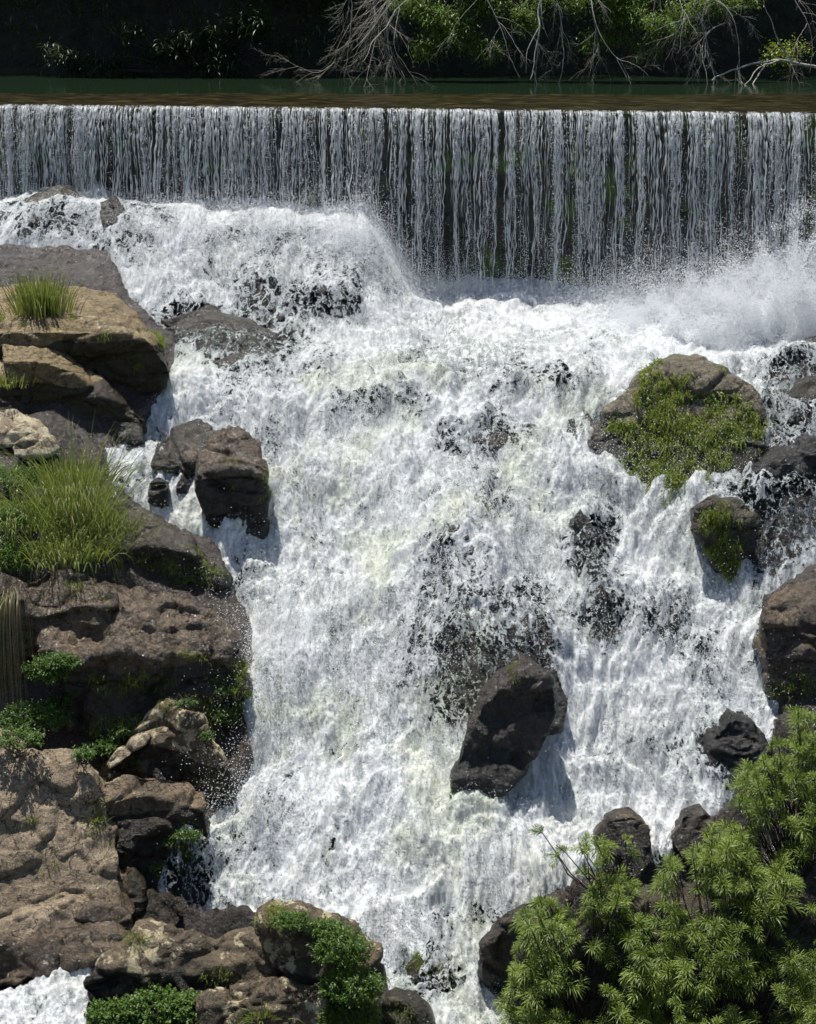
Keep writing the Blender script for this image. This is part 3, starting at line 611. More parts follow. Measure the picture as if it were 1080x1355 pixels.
boulder('E1', 'angular pale lichen covered rock above the tall grass at the left edge', 'lichen', L1([(-40, 545), (15, 535), (45, 545), (72, 568), (60, 580), (10, 592), (-40, 590)], brk=[(-40, 570), (20, 572), (70, 572)], sf=70, st=20, t=.5, y=21.8), amp=.03, smooth=3, name='rock', cat='rock')
boulder('E2', 'small whitish rock half buried in grass below the angular lichen rock', 'lichen', L1([(12, 590), (35, 578), (72, 580), (80, 596), (60, 606), (20, 606)], sf=60, t=.4, y=21.5), amp=.02, smooth=3, name='rock', cat='rock')
boulder('H1', 'square topped brown boulder split by a crack with foam rushing past its right side', 'brown',
        [dict(out=[(262, 600), (285, 572), (315, 566), (345, 585), (356, 615), (356, 680), (350, 712), (320, 712), (270, 695), (258, 650)], brk=[(262, 626), (300, 622), (330, 618), (354, 628)], sf=84, st=30, t=.8, foot=(310, 712))], shade_front=True, vox=.03, amp=.035, smooth=3, crk=.05)
boulder('H2', 'sloping wet rock with thin trickles running down between dark hollows', 'film',
        [dict(out=[(205, 585), (240, 562), (275, 556), (290, 575), (265, 605), (250, 625), (200, 620)], brk=[(205, 604), (260, 604)], sf=65, st=25, t=.6, foot=(250, 660))], vox=.03, amp=.035, smooth=3)
boulder('H3', 'small dark rounded rock between two white trickles', 'dark', L1([(232, 640), (240, 632), (250, 640), (252, 672), (238, 674), (231, 662)], sf=80, t=.4), vox=.025, amp=.015, name='rock', cat='rock')
boulder('H4', 'dark egg shaped rock left of the white trickles', 'dark', L1([(198, 608), (210, 600), (224, 606), (224, 622), (212, 632), (200, 625)], sf=75, t=.3, dy=-.1), vox=.025, amp=.015, name='rock', cat='rock')
boulder('H5', 'dark upright rock below the egg shaped rock at the foam edge', 'dark', L1([(196, 640), (208, 634), (222, 640), (224, 672), (206, 676), (194, 665)], sf=75, t=.3, dy=-.05), vox=.025, amp=.015, name='rock', cat='rock')
boulder('I', 'dark mossy boulder with a smooth olive rim below the two white trickles', 'dark',
        [dict(out=[(140, 722), (170, 700), (215, 695), (255, 712), (290, 745), (318, 785), (328, 815), (300, 824), (200, 800), (140, 775)], brk=[(140, 730), (200, 722), (250, 730), (290, 762), (322, 805)], sf=88, st=28, t=1.0, foot=(250, 815), dy=.2)], shade_front=True, vox=.034, amp=.04, smooth=4)
boulder('J', 'huge glistening dark brown boulder with pale streaks, largest on the left bank', 'brown',
        [dict(out=[(60, 800), (110, 772), (200, 778), (290, 815), (330, 870), (330, 960), (325, 985), (240, 990), (90, 975), (50, 900)], brk=[(60, 875), (150, 868), (230, 862), (290, 872), (328, 900)], sf=82, st=31, t=1.3, foot=(220, 985), k=.12),
         dict(out=[(22, 775), (60, 750), (120, 752), (150, 790), (130, 860), (60, 880), (22, 860)], brk=[(22, 800), (130, 805)], sf=80, st=35, t=.8, foot=(80, 985), dy=.35)], shade_front=True, vox=.04, amp=.06, smooth=5, crk=.06)
boulder('J2', 'black shaded rock in the gap behind hanging roots at the left edge', 'dark', L1([(-60, 790), (-10, 775), (30, 790), (42, 850), (30, 900), (-60, 910)], sf=85, t=.6, dy=.3, foot=(0, 950)), vox=.04, amp=.05, name='rock', cat='rock')
boulder('K', 'triangular dark rock with a pale lichen covered peak beside the foam', 'peak',
        [dict(out=[(135, 1010), (165, 985), (200, 960), (208, 930), (222, 925), (265, 948), (285, 985), (312, 1025), (308, 1050), (280, 1062), (190, 1050), (135, 1030)], brk=[(135, 1018), (175, 998), (205, 985), (240, 968), (278, 982), (310, 1028)], sf=80, st=48, t=.8, foot=(240, 1060), k=-.2)], shade_front=True, vox=.032, amp=.04, smooth=3)
boulder('K2', 'slanting pale lichen covered ridge stone leaning on the triangular dark rock', 'lichen', L1([(136, 1012), (150, 992), (180, 975), (200, 968), (196, 984), (170, 1002), (142, 1022)], sf=50, t=.25, y=None) if False else [dict(out=[(136, 1012), (152, 992), (182, 974), (200, 968), (196, 984), (170, 1000), (142, 1022)], sf=50, t=.25, y=hit(240, 1060)[1] + .0)], vox=.025, amp=.015, name='rock', cat='rock')
boulder('L', 'massive pinkish tan boulder with white specks filling the lower left edge', 'pink',
        [dict(out=[(-60, 1010), (10, 995), (60, 988), (105, 990), (125, 1020), (130, 1060), (150, 1110), (160, 1160), (170, 1200), (170, 1240), (120, 1262), (0, 1280), (-60, 1280)], brk=[(-60, 1030), (60, 1030), (125, 1040)], sf=52, st=33, t=1.5, foot=(60, 1285), k=.1)], vox=.036, amp=.045, smooth=8, crk=.05)
boulder('L2', 'rounded knob of pinkish rock on top of the massive boulder at the left edge', 'pink', L1([(-50, 990), (0, 982), (30, 988), (35, 1005), (10, 1025), (-50, 1030)], sf=60, t=.5, y=17.7), amp=.03)
boulder('M', 'blocky dark grey boulder with white lichen dots beside the massive tan boulder', 'grey',
        [dict(out=[(128, 1040), (150, 1024), (200, 1020), (250, 1030), (276, 1060), (280, 1110), (270, 1150), (240, 1180), (190, 1188), (150, 1170), (132, 1110)], brk=[(128, 1062), (200, 1052), (275, 1078)], sf=74, st=32, t=1.0, foot=(210, 1190), k=.08)], shade_front=True, vox=.034, amp=.05, smooth=4, crk=.05)
boulder('M2', 'small wedge of grey rock caught between the tan and the blocky dark boulder', 'grey', L1([(145, 1165), (170, 1155), (192, 1175), (190, 1205), (165, 1222), (148, 1200)], sf=65, t=.5), amp=.025, name='rock', cat='rock')
boulder('M3', 'low brown rock at the foot of the blocky boulder under splashing foam', 'grey', L1([(170, 1195), (200, 1175), (240, 1190), (250, 1215), (220, 1235), (175, 1235)], sf=50, t=.6), amp=.03, name='rock', cat='rock')
boulder('N', 'dark brown shining rock below the massive tan boulder beside the small stream', 'brown',
        [dict(out=[(-60, 1262), (40, 1248), (120, 1235), (170, 1240), (150, 1268), (100, 1285), (40, 1298), (-60, 1312)], sf=55, t=.9)], vox=.036, amp=.05)
boulder('N2', 'rounded ribbed brown rock between the tan boulder and the streaked rock', 'brown', L1([(95, 1215), (120, 1195), (160, 1192), (180, 1215), (175, 1250), (130, 1262), (95, 1250)], sf=60, t=.6, dy=-.15), amp=.03, name='rock', cat='rock')
boulder('O', 'long pale topped rock with dark layered front along the bottom of the picture', 'strata',
        [dict(out=[(110, 1330), (120, 1285), (160, 1245), (185, 1225), (225, 1222), (270, 1240), (300, 1262), (300, 1330), (200, 1370), (105, 1370)], brk=[(110, 1300), (160, 1275), (230, 1262), (300, 1285)], sf=68, st=30, t=1., foot=(200, 1385)),
         dict(out=[(235, 1262), (300, 1240), (370, 1235), (410, 1250), (415, 1300), (400, 1380), (250, 1380)], brk=[(235, 1290), (320, 1272), (412, 1280)], sf=70, st=26, t=.9, foot=(320, 1385))], shade_front=True, vox=.03, amp=.05, smooth=3, crk=.06)
boulder('O2', 'ledge of lichen streaked rock low between the two bottom bushes', 'strata',
        [dict(out=[(260, 1320), (310, 1298), (370, 1292), (420, 1300), (430, 1380), (270, 1390)], brk=[(260, 1335), (340, 1318), (428, 1325)], sf=70, st=25, t=.5, foot=(340, 1400), dy=-.25)], vox=.028, amp=.045, smooth=2, crk=.06)
boulder('Pk', 'dark rock behind the rounded bush at the bottom edge of the foam', 'strata', [dict(out=[(342, 1205), (365, 1190), (420, 1200), (470, 1222), (496, 1262), (505, 1300), (500, 1385), (420, 1390), (380, 1300), (345, 1240)], brk=[(342, 1218), (400, 1212), (465, 1235), (504, 1290)], sf=75, st=25, t=.8, foot=(450, 1400))], vox=.032, amp=.05, smooth=3)
boulder('Q', 'small mossy rock split by foam at the bottom centre', 'moss', [dict(out=[(532, 1282), (552, 1266), (580, 1276), (600, 1302), (588, 1316), (550, 1314)], sf=50, t=.4, dy=.06), dict(out=[(480, 1345), (520, 1322), (560, 1336), (578, 1365), (550, 1390), (480, 1390)], sf=55, t=.5, dy=.03)], vox=.028, amp=.03, name='rock', cat='rock')
# right side
boulder('Rm', 'large rounded boulder wearing a thick green moss coat in the foam', 'moss',
        [dict(out=[(775, 585), (800, 545), (850, 500), (895, 487), (950, 488), (1000, 512), (1018, 550), (1016, 590), (990, 622), (950, 640), (920, 668), (885, 682), (862, 650), (830, 605)], sf=50, t=1.2, foot=(880, 688), k=-.12), dict(out=[(740, 560), (790, 540), (850, 520), (860, 600), (800, 598), (760, 585)], sf=34, t=.6, foot=(800, 600))], vox=.034, amp=.04, smooth=8)
boulder('Rm2', 'lower mossy dark rock directly under the large mossy boulder', 'dark', L1([(915, 672), (950, 660), (990, 668), (1005, 700), (995, 745), (970, 772), (945, 750), (920, 700)], sf=75, t=.7, foot=(965, 775)), vox=.03, amp=.04)
boulder('S1', 'black wet rock at the right edge laced with falling foam', 'black', L1([(985, 650), (1020, 610), (1080, 595), (1140, 600), (1140, 760), (1060, 765), (1000, 755)], sf=62, t=.8, dy=.30, foot=(1060, 765)), vox=.036, amp=.07)
boulder('S2', 'black wet rock poking out of foam at the upper right edge', 'black', L1([(1040, 470), (1070, 455), (1130, 455), (1130, 502), (1060, 500)], sf=50, t=.6, dy=.1), amp=.04, name='rock', cat='rock')
boulder('S3', 'brown wet rock under running water right of the large mossy boulder', 'film', L1([(1030, 515), (1080, 500), (1130, 505), (1130, 570), (1060, 568), (1035, 550)], sf=45, t=.6, dy=.12), amp=.04, name='rock', cat='rock')
boulder('Tr', 'smooth wet brown boulder at the right edge above the leafy shrub', 'brown', [dict(out=[(1005, 808), (1030, 782), (1080, 768), (1150, 765), (1150, 935), (1060, 932), (1020, 925), (1030, 870)], brk=[(1005, 815), (1060, 868), (1150, 872)], sf=80, st=38, t=.9, foot=(1060, 935))], vox=.034, amp=.03, smooth=5)
boulder('U', 'black wet rock in foam left of the top of the leafy shrub', 'black', L1([(930, 1035), (940, 980), (965, 950), (1005, 955), (1020, 1000), (990, 1050), (945, 1055)], sf=66, t=.7, dy=.0), vox=.032, amp=.05, name='rock', cat='rock')
# rocks standing in the middle of the cascade
boulder('V1', 'long dark wet rock standing clear of the foam in the centre of the cascade', 'black', [dict(out=[(600, 1046), (606, 1010), (625, 985), (636, 935), (668, 905), (700, 884), (734, 900), (742, 935), (722, 985), (694, 1010), (672, 1050), (638, 1066)], sf=70, k=.1, t=.5, foot=(650, 1068), dy=-.05), dict(out=[(690, 900), (740, 885), (756, 925), (742, 965), (710, 975)], sf=55, t=.4, foot=(640, 1066), dy=.25)], vox=.026, amp=.045, smooth=4, crk=.02)
boulder('V2', 'broad black rock under a veil of foam strands at the heart of the cascade', 'black', L1([(540, 880), (570, 830), (620, 805), (670, 830), (715, 880), (740, 930), (650, 950), (560, 940)], sf=48, t=.6, dy=.50), vox=.034, amp=.05)
boulder('V3', 'small black peak breaking the foam above the broad veiled rock', 'black', L1([(572, 770), (585, 715), (600, 697), (618, 720), (628, 765), (600, 785)], sf=62, t=.4, dy=-.05), vox=.028, amp=.05, name='rock', cat='rock')
boulder('V4', 'narrow black rock right of the small black peak in the foam', 'black', L1([(752, 695), (765, 675), (790, 700), (808, 735), (805, 768), (780, 760)], sf=58, t=.4, dy=-.05), vox=.028, amp=.05, name='rock', cat='rock')
boulder('V5', 'small black rock just below the narrow black rock in the foam', 'black', L1([(782, 800), (795, 788), (812, 810), (816, 838), (798, 842)], sf=58, t=.3, dy=-.04), vox=.028, amp=.04, name='rock', cat='rock')
boulder('V6', 'low black rock half drowned in foam left of the smooth brown boulder', 'black', L1([(845, 830), (865, 795), (900, 800), (915, 830), (880, 850)], sf=45, t=.4), vox=.03, amp=.05, name='rock', cat='rock')
boulder('V7', 'brown drowned ledge with a thin edge above the cascade centre', 'film', L1([(590, 590), (605, 555), (650, 565), (695, 598), (690, 608), (620, 602)], sf=40, t=.5, dy=-.02), vox=.03, amp=.03, name='rock', cat='rock')
boulder('V8', 'black rock hollowed by foam below the left part of the weir', 'black', L1([(415, 412), (425, 385), (455, 375), (475, 395), (470, 420), (435, 422)], sf=50, t=.5, dy=.0), vox=.03, amp=.05, name='rock', cat='rock')
boulder('V9', 'brown submerged slab under rippled water beside the flat olive slab', 'film', L1([(215, 425), (260, 412), (330, 425), (390, 455), (385, 480), (310, 495), (250, 470)], sf=24, t=.5, dy=.16), vox=.036, amp=.04, name='rock_slab', cat='rock slab')
# bottom right
boulder('W1', 'rounded wet rock with green tinge behind the thin leafy sprig', 'film', L1([(785, 1110), (800, 1085), (840, 1078), (865, 1095), (868, 1140), (850, 1165), (800, 1160)], sf=65, t=.5, dy=-.1), amp=.03, name='rock', cat='rock')
boulder('W2', 'low grey rock in foam between the thin sprig and the tall shrub', 'film', L1([(885, 1110), (900, 1080), (935, 1072), (955, 1090), (950, 1130), (900, 1138)], sf=60, t=.5, dy=-.1), amp=.03, name='rock', cat='rock')
boulder('W3', 'dark hollow rock with brown side where the foam bends at the lower right', 'dark', [dict(out=[(634, 1256), (650, 1222), (690, 1190), (745, 1176), (765, 1240), (705, 1320), (655, 1318), (636, 1292)], brk=[(634, 1266), (675, 1222), (755, 1198)], sf=88, st=30, t=1., foot=(660, 1320), dy=-.1)], vox=.034, amp=.05)
boulder('W4', 'big shaded rock under the leafy shrubs in the lower right corner', 'dark', [dict(out=[(700, 1230), (800, 1190), (950, 1170), (1150, 1120), (1150, 1400), (680, 1400)], brk=[(700, 1260), (1150, 1180)], sf=82, st=20, t=1., foot=(900, 1420), dy=.1)], vox=.05, amp=.08)
print('rocks', round(time.time() - T0, 1), sum(len(v[1]) for v in RK.values()))

# ------------------------------------------------------------------ plants growing on the rocks
def on_rock(key, regs, n, thr=0., up=-.2):
    ob, V, Nn = RK[key]; px, py = proj(V); w = np.zeros(len(V))
    for qx, qy, rx, ry in regs: w = np.maximum(w, np.exp(-(((px - qx) / rx)**2 + ((py - qy) / ry)**2)**1.5))
    w = w + .75 * fbm3(V * 3.2, 4); face = ((V - np.array([0, 0, CAMZ])) * Nn).sum(1) < .3
    c = np.flatnonzero((w > .55 + thr) & face & (Nn[:, 2] > up)); 
    if len(c) == 0: c = np.flatnonzero(face)[:50]
    s = rng.choice(c, n); return V[s] + rng.normal(size=(n, 3)) * .012, Nn[s], ob
def moss_on(key, regs, n, L=.11, W=.007, droop=.8, name='moss', m='mossblade', thr=0., up=-.2):
    nc = max(n // 20, 8); P, Nn, ob = on_rock(key, regs, nc, thr, up); mb = MB(); s_ = rng.integers(0, nc, n)
    cl = (.35 + .9 * rng.random(nc)**1.5); cd = Nn * .8 + rand_dir(nc) * .6 + np.array([0, -.25, .2]); tone = rng.random(nc)
    l = L * cl[s_] * (.5 + .7 * rng.random(n)); Pp = P[s_] + rng.normal(size=(n, 3)) * (.035 * cl[s_])[:, None] - Nn[s_] * .015
    mb.blades(Pp, norm(cd[s_]) + rand_dir(n) * .75, l, W, droop * (.4 + rng.random(n)), 3, a=np.clip(tone[s_] * .7 + .3 * rng.random(n), 0, 1))
    o = mb.build(name, M[m], ob); o['kind'] = 'stuff'; return o
moss_on('Rm', [(880, 515, 42, 28), (860, 570, 48, 26), (905, 590, 70, 50), (885, 640, 45, 45), (960, 560, 60, 22), (985, 565, 26, 30), (925, 525, 30, 12)], 26000, .13, .010, .9, thr=-.1)
moss_on('Rm2', [(950, 695, 32, 26), (965, 735, 30, 30)], 6000, .07, .007, .9)
moss_on('C', [(225, 425, 22, 40), (205, 400, 25, 12)], 3500, .09, .007, .6)
moss_on('I', [(250, 765, 60, 34), (280, 800, 30, 20), (190, 755, 45, 24)], 7000, .05, .005, .8, thr=.15)
moss_on('J', [(300, 940, 40, 55), (270, 925, 60, 10), (310, 900, 18, 40), (150, 965, 50, 25), (260, 865, 40, 8), (180, 900, 60, 14), (210, 960, 60, 25)], 14000, .06, .006, .8, thr=.05)
moss_on('K', [(165, 1005, 20, 12), (222, 935, 12, 10)], 1200, .04, .005, .8)
moss_on('M', [(245, 1110, 28, 18), (210, 1150, 14, 12), (128, 1090, 10, 40)], 2600, .06, .006, .8, thr=.05)
moss_on('L', [(126, 1075, 8, 40), (140, 1130, 10, 12)], 900, .05, .006, .8)
moss_on('O', [(180, 1238, 20, 8), (290, 1290, 20, 12), (350, 1330, 30, 18)], 1800, .05, .005, .8, thr=.05)
moss_on('Pk', [(380, 1215, 40, 14), (520, 1300, 14, 30), (500, 1350, 30, 30)], 4000, .06, .007, .6)
moss_on('Q', [(560, 1275, 30, 14), (530, 1345, 30, 20)], 2500, .04, .005, .8)
moss_on('H1', [(308, 612, 12, 10), (310, 640, 5, 15), (350, 650, 8, 50)], 1400, .05, .005, .8)
moss_on('V1', [(678, 888, 12, 12)], 700, .04, .006, .6)
moss_on('Tr', [(1060, 905, 26, 18)], 1500, .06, .007, .8)

_dg = [None]
def seen(px, py):
    """the first surface behind a picture point, water and droplets apart"""
    if _dg[0] is None: _dg[0] = bpy.context.evaluated_depsgraph_get()
    a, b = ray(px, py); d = Vector((float(a), 1, float(b))).normalized(); o_ = Vector((0, 0, CAMZ))
    for _ in range(8):
        ok_, p, n_, f_, ob, mx_ = sc.ray_cast(_dg[0], o_, d)
        if not ok_: return 25.
        if ob.name.split('.')[0] in ('river_water', 'side_stream_water', 'falling_water_sheet', 'falling_strands', 'blades', 'foliage', 'moss', 'dry_blades', 'stems'): o_ = p + d * .01; continue
        return p.y
    return p.y
def tuft(px, py, y, n, L, spread, label, lean=(0, -.1, 1), W=.008, droop=.5, m='grass', dry=.12, group=None, rad=.12, name='grass_tuft', cat='grass tuft'):
    c = at(px, py, y); e = bpy.data.objects.new(name, None); e.location = c; link(e); tag(e, label, cat, group)
    P = c + rng.normal(size=(n, 3)) * [rad, rad * .8, .015]; P[:, 2] = c[2] - .03 + np.abs(rng.normal(size=n)) * .02
    D = norm(np.array(lean)) + (P - c) / max(rad, .01) * spread * .6 + rand_dir(n) * spread * .5; D[:, 2] = np.abs(D[:, 2]) + .15
    l = L * (.45 + .65 * rng.random(n)); k = rng.random(n) < dry
    mb = MB(); mb.blades(P[~k], D[~k], l[~k], W, droop * (.4 + rng.random((~k).sum())), 6); mb.build('blades', M[m], e)
    if k.any(): mb = MB(); mb.blades(P[k], D[k], l[k], W * .8, droop * (.8 + rng.random(k.sum())), 6); mb.build('dry_blades', M['dry'], e)
    return e
def ysurf(key, px, py):
    """depth of a rock's front at a picture point"""
    V = RK[key][1]; a, b = proj(V); d = (a - px)**2 + (b - py)**2; k = d < max(d.min() * 4, 40); return float(V[k, 1].min()) if k.any() else float(V[d.argmin(), 1])
tuft(54, 414, seen(54, 414), 620, .95, .22, 'upright green grass tuft growing on the flat olive slab', rad=.17, droop=.4, W=.012)
tuft(10, 508, seen(10, 508), 300, .42, .5, 'small arching grass tuft at the left edge in front of the wedge slab', rad=.17, droop=.6, W=.010)
for (px, py, oy, n, Lh, lab, rad, dr, W) in [
    (95, 700, .25, 420, 2.3, 'tallest long bladed grass clump leaning over the left bank', .22, .6, .011),
    (135, 705, .3, 520, .95, 'dense arching grass clump nearest to the foam on the left bank', .22, .8, .010),
    (85, 735, .45, 620, .95, 'arching grass clump hanging over the huge brown boulder', .28, .85, .011),
    (25, 690, .4, 620, .8, 'bushy short grass clump at the left edge under the lichen rocks', .3, .7, .011),
    (95, 640, .2, 420, .8, 'mid height grass clump just below the small brown wet rock', .24, .5, .011)]:
    tuft(px, py, seen(px, py) - oy, n, Lh, .45, lab, droop=dr, rad=rad, W=W, dry=.1, name='grass_clump', cat='grass clump')
tuft(100, 778, seen(100, 780) - .04, 70, .5, .5, 'thin straw coloured tuft hanging on the huge brown boulder', droop=1.7, rad=.05, dry=.7, W=.008)
tuft(12, 785, seen(12, 785) - .15, 110, .95, .3, 'dangling dry root like grass at the left edge above the dark hollow', lean=(0, -.5, .2), droop=1.9, rad=.1, dry=.8, W=.007)
tuft(182, 1240, seen(182, 1240), 80, .14, .7, 'little moss coloured tuft on the pale topped bottom rock', rad=.05, W=.007)
tuft(345, 1345, seen(345, 1345) - .04, 120, .32, .9, 'sparse spiky grass tuft on the bottom ledge between the bushes', rad=.08, W=.008, droop=.7)
tuft(128, 1085, seen(128, 1085) - .03, 80, .15, .8, 'tiny fern like tuft in the crack right of the massive tan boulder', rad=.05, W=.008, droop=.8)

def leafy_mass(name, cat, label, ells, n, L, W, m, droop=.25, stems=14, base_pt=None, flat=.0, up=.5):
    """ells: (px, py, y, rx, ry, rz) clumps; leaves fill their outer shells in sprigs"""
    ells = [(q[0], q[1], min(seen(q[0], q[1]), seen(q[0], q[1] + 12)) - q[2], *q[3:]) for q in ells]
    c0 = at(*(ells[0][:3])) if base_pt is None else at(*base_pt)
    e = bpy.data.objects.new(name, None); e.location = c0; link(e); tag(e, label, cat)
    mb = MB(); st = MB(); vol = np.array([q[3] * q[5] for q in ells]); cnt = (n * vol / vol.sum()).astype(int)
    for (px, py, y, rx, ry, rz), k in zip(ells, cnt):
        c = at(px, py, y); ns = max(k // 9, 4); d = rand_dir(ns); d[:, 2] = np.abs(d[:, 2]) * .9 - .15 * rng.random(ns); d = norm(d); rr_ = .55 + .5 * rng.random((ns, 1))
        tipp = c + d * rr_ * [rx, ry, rz]; ax = norm(d + np.array([0, -.1, up]) + rand_dir(ns) * .5)
        for a_ in range(9):
            s = a_ / 9.; P = tipp + ax * L * 1.6 * (s - .5); ld = ax * .6 + rand_dir(ns) * .9
            mb.leaves(P, ld, L * (.6 + .6 * rng.random(ns)), W, droop)
        for q in range(stems):
            t_ = tipp[rng.integers(ns)]; b_ = c + np.array([0, 0, -rz]) + rng.normal(size=3) * .04; mid_ = (b_ + t_) / 2 + rng.normal(size=3) * .05
            st.tube([b_, mid_, t_], [.008, .006, .003], 4)
    mb.build('foliage', M[m], e); st.build('stems', M['darkbark'], e); return e
leafy_mass('fern', 'fern', 'bright green feathery fern in the hollow beside the huge brown boulder', [(62, 893, .12, .30, .2, .26), (85, 880, .1, .2, .15, .15)], 3600, .055, .016, 'fern')
leafy_mass('low_plant', 'plant', 'spreading leafy plant below the bright fern on the left bank', [(45, 955, .15, .45, .25, .25), (20, 980, .1, .35, .2, .14), (75, 935, .1, .2, .15, .15)], 5600, .05, .014, 'fern')
leafy_mass('low_plant', 'plant', 'fern fronds filling the gap behind the slanting lichen ridge', [(140, 992, .05, .22, .15, .14), (165, 972, .05, .18, .1, .12), (112, 1000, .1, .14, .1, .1)], 2600, .06, .012, 'fern')
leafy_mass('low_plant', 'plant', 'bushy green plant at the left edge below the grass clumps', [(5, 745, .3, .35, .3, .35), (15, 640, .15, .4, .3, .25), (10, 700, .3, .4, .3, .3)], 9000, .055, .014, 'bush')
leafy_mass('low_bush', 'bush', 'bright green low bush along the bottom edge on the pale topped rock', [(150, 1345, .15, .32, .2, .18), (205, 1332, .15, .35, .25, .18), (255, 1338, .15, .25, .2, .2), (200, 1370, .2, .5, .2, .2)], 11000, .045, .016, 'bush')
leafy_mass('rounded_bush', 'bush', 'rounded fine leaved bush on the dark rock at the bottom centre', [(450, 1262, .15, .32, .25, .30), (465, 1310, .2, .34, .25, .28), (430, 1232, .1, .2, .15, .14), (385, 1220, .05, .24, .15, .1), (460, 1350, .2, .35, .2, .25)], 15000, .042, .011, 'bush')
leafy_mass('low_plant', 'plant', 'small drooping fern on the blocky dark boulder with lichen dots', [(250, 1108, .03, .16, .08, .09), (225, 1118, .02, .08, .05, .06)], 800, .05, .012, 'fern')
leafy_mass('low_plant', 'plant', 'ragged green plants clinging to the wet right face of the huge brown boulder', [(245, 932, .03, .14, .08, .05), (300, 955, .02, .16, .08, .2), (300, 915, .03, .14, .08, .05), (275, 975, .02, .1, .06, .06)], 2600, .04, .010, 'fern')

# narrow leaved shrubs: sprays of long leaves round the end of each twig
def inpoly(px, py, poly):
    r_ = np.zeros(len(px), bool); n_ = len(poly)
    for i_ in range(n_):
        (x1, y1), (x2, y2) = poly[i_], poly[(i_ + 1) % n_]; r_ ^= ((y1 > py) != (y2 > py)) & (px < (x2 - x1) * (py - y1) / (y2 - y1 + 1e-9) + x1)
    return r_
def spray_shrub(label, region, ydep, ncl, base_pt, sprays=None, L=.135, W=.0095, layers=(-.05, .2, .4, .65), matk='shrub'):
    """twig ends spread through a rounded canopy that fills REGION at depth ydep(px, py)"""
    c0 = at(*base_pt); e = bpy.data.objects.new('leafy_shrub', None); e.location = c0; link(e); tag(e, label, 'shrub')
    mb = MB(); st = MB(); tips = []; poly = np.array(region, float); lo, hi = poly.min(0), poly.max(0); per = ncl // len(layers)
    for ly in layers:
        q = lo + rng.random((per * 12, 2)) * (hi - lo); q = q[inpoly(q[:, 0], q[:, 1], poly)]
        lum = n2(q[:, 0] / 62, q[:, 1] / 48) + .5 * n2(q[:, 0] / 27 + 9, q[:, 1] / 27); q = q[lum > -.08 + .1 * rng.normal(size=len(q))]; 
        sel = []
        for a_ in q:
            if all((a_[0] - b_[0])**2 + ((a_[1] - b_[1]) * 1.3)**2 > 21**2 for b_ in sel): sel.append(a_)
            if len(sel) >= per: break
        sel = np.array(sel); yy_ = ydep(sel[:, 0], sel[:, 1]) + ly - .5 * n2(sel[:, 0] / 62, sel[:, 1] / 48) - .25 * n2(sel[:, 0] / 30, sel[:, 1] / 25 + 8) + rng.normal(size=len(sel)) * .06
        p_ = at(sel[:, 0], sel[:, 1], yy_); d_ = norm((p_ - c0) * [.7, .6, .5] + np.array([0, -.35, .55]) + rand_dir(len(p_)) * .45); tips.append(np.concatenate([p_, d_], 1))
    if sprays is not None:
        for px, py, y, dx, dz in sprays: tips.append(np.concatenate([at(px, py, y), norm(np.array([dx, -.2, dz]))])[None])
    tips = np.concatenate(tips)
    for t_ in tips:
        p, d = t_[:3], t_[3:]; ns = rng.integers(3, 6); tone = rng.random() * .55
        m1 = c0 + (p - c0) * .45 + np.array([0, 0, -.05]) + rng.normal(size=3) * .08; q0 = p - d * .16; sz = rng.uniform(.55, 1.15)
        st.tube([c0 + (p - c0) * .2 + rng.normal(size=3) * .05, m1, q0, p], [.011, .008, .005, .003], 4)
        for s_ in range(ns):
            ax = norm(d * .8 + rand_dir(1)[0] * .8); ll = (.07 + .08 * rng.random()) * sz; nl = 21
            u = (np.arange(nl) + .5) / nl; P = q0 + ax * (ll * 1.25 * u)[:, None] + np.array([0, 0, -.45]) * (u**2)[:, None] * ll
            ang = np.arange(nl) * 2.4 + rng.random() * 6; s1 = norm(np.cross(ax, [.2, .3, .9])); s2 = np.cross(ax, s1)
            ld = ax * (.55 + .5 * u)[:, None] + (np.cos(ang)[:, None] * s1 + np.sin(ang)[:, None] * s2) * (.95 - .45 * u)[:, None]
            mb.leaves(P, ld, L * sz * (1.05 - .45 * np.abs(u - .4)) * (.8 + .4 * rng.random()), W, .4, a=np.clip(tone + .2 * rng.random(nl) + .25 * u, 0, 1))
    mb.build('foliage', M[matk], e, smooth=False); st.build('twigs', M['darkbark'], e); return e
yR = lambda px, py: 15.6 - (py - 1000) * .0050 + .9 * sst(-px, -700, -640) * 0
spray_shrub('tall narrow leaved shrub rising along the right edge above the other shrubs', [(1100, 925), (1055, 932), (1030, 960), (1005, 1000), (960, 1010), (930, 1030), (945, 1050), (975, 1060), (930, 1100), (930, 1150), (1100, 1170)], yR, 230, (1060, 1200, 15.6))
spray_shrub('broad bright narrow leaved shrub filling the lower right corner', [(905, 1120), (950, 1085), (1100, 1120), (1100, 1370), (880, 1370), (830, 1330), (830, 1190), (860, 1150)], lambda a, b: yR(a, b) - .15, 330, (960, 1390, 14.6))
spray_shrub('darker narrow leaved shrub hanging below the thin sprig beside the foam', [(730, 1165), (800, 1150), (860, 1160), (870, 1280), (860, 1370), (655, 1370), (660, 1310), (680, 1255), (690, 1200)], lambda a, b: yR(a, b) + .05, 260, (780, 1390, 14.7))
spray_shrub('thin open sprig reaching left over the foam above the dark shrub', [(745, 1110), (800, 1100), (830, 1150), (760, 1165)], lambda a, b: 15.0 + 0 * a, 9, (800, 1190, 15.1), sprays=[(700, 1098, 15.0, -.8, .3), (735, 1118, 15.0, -.5, .5), (765, 1108, 15.0, -.2, .8), (800, 1115, 15., .1, .9), (840, 1100, 15., .5, .7), (720, 1130, 15., -.8, .2), (850, 1120, 15., .6, .4), (775, 1100, 14.9, -.1, 1)], L=.1, layers=(0,))

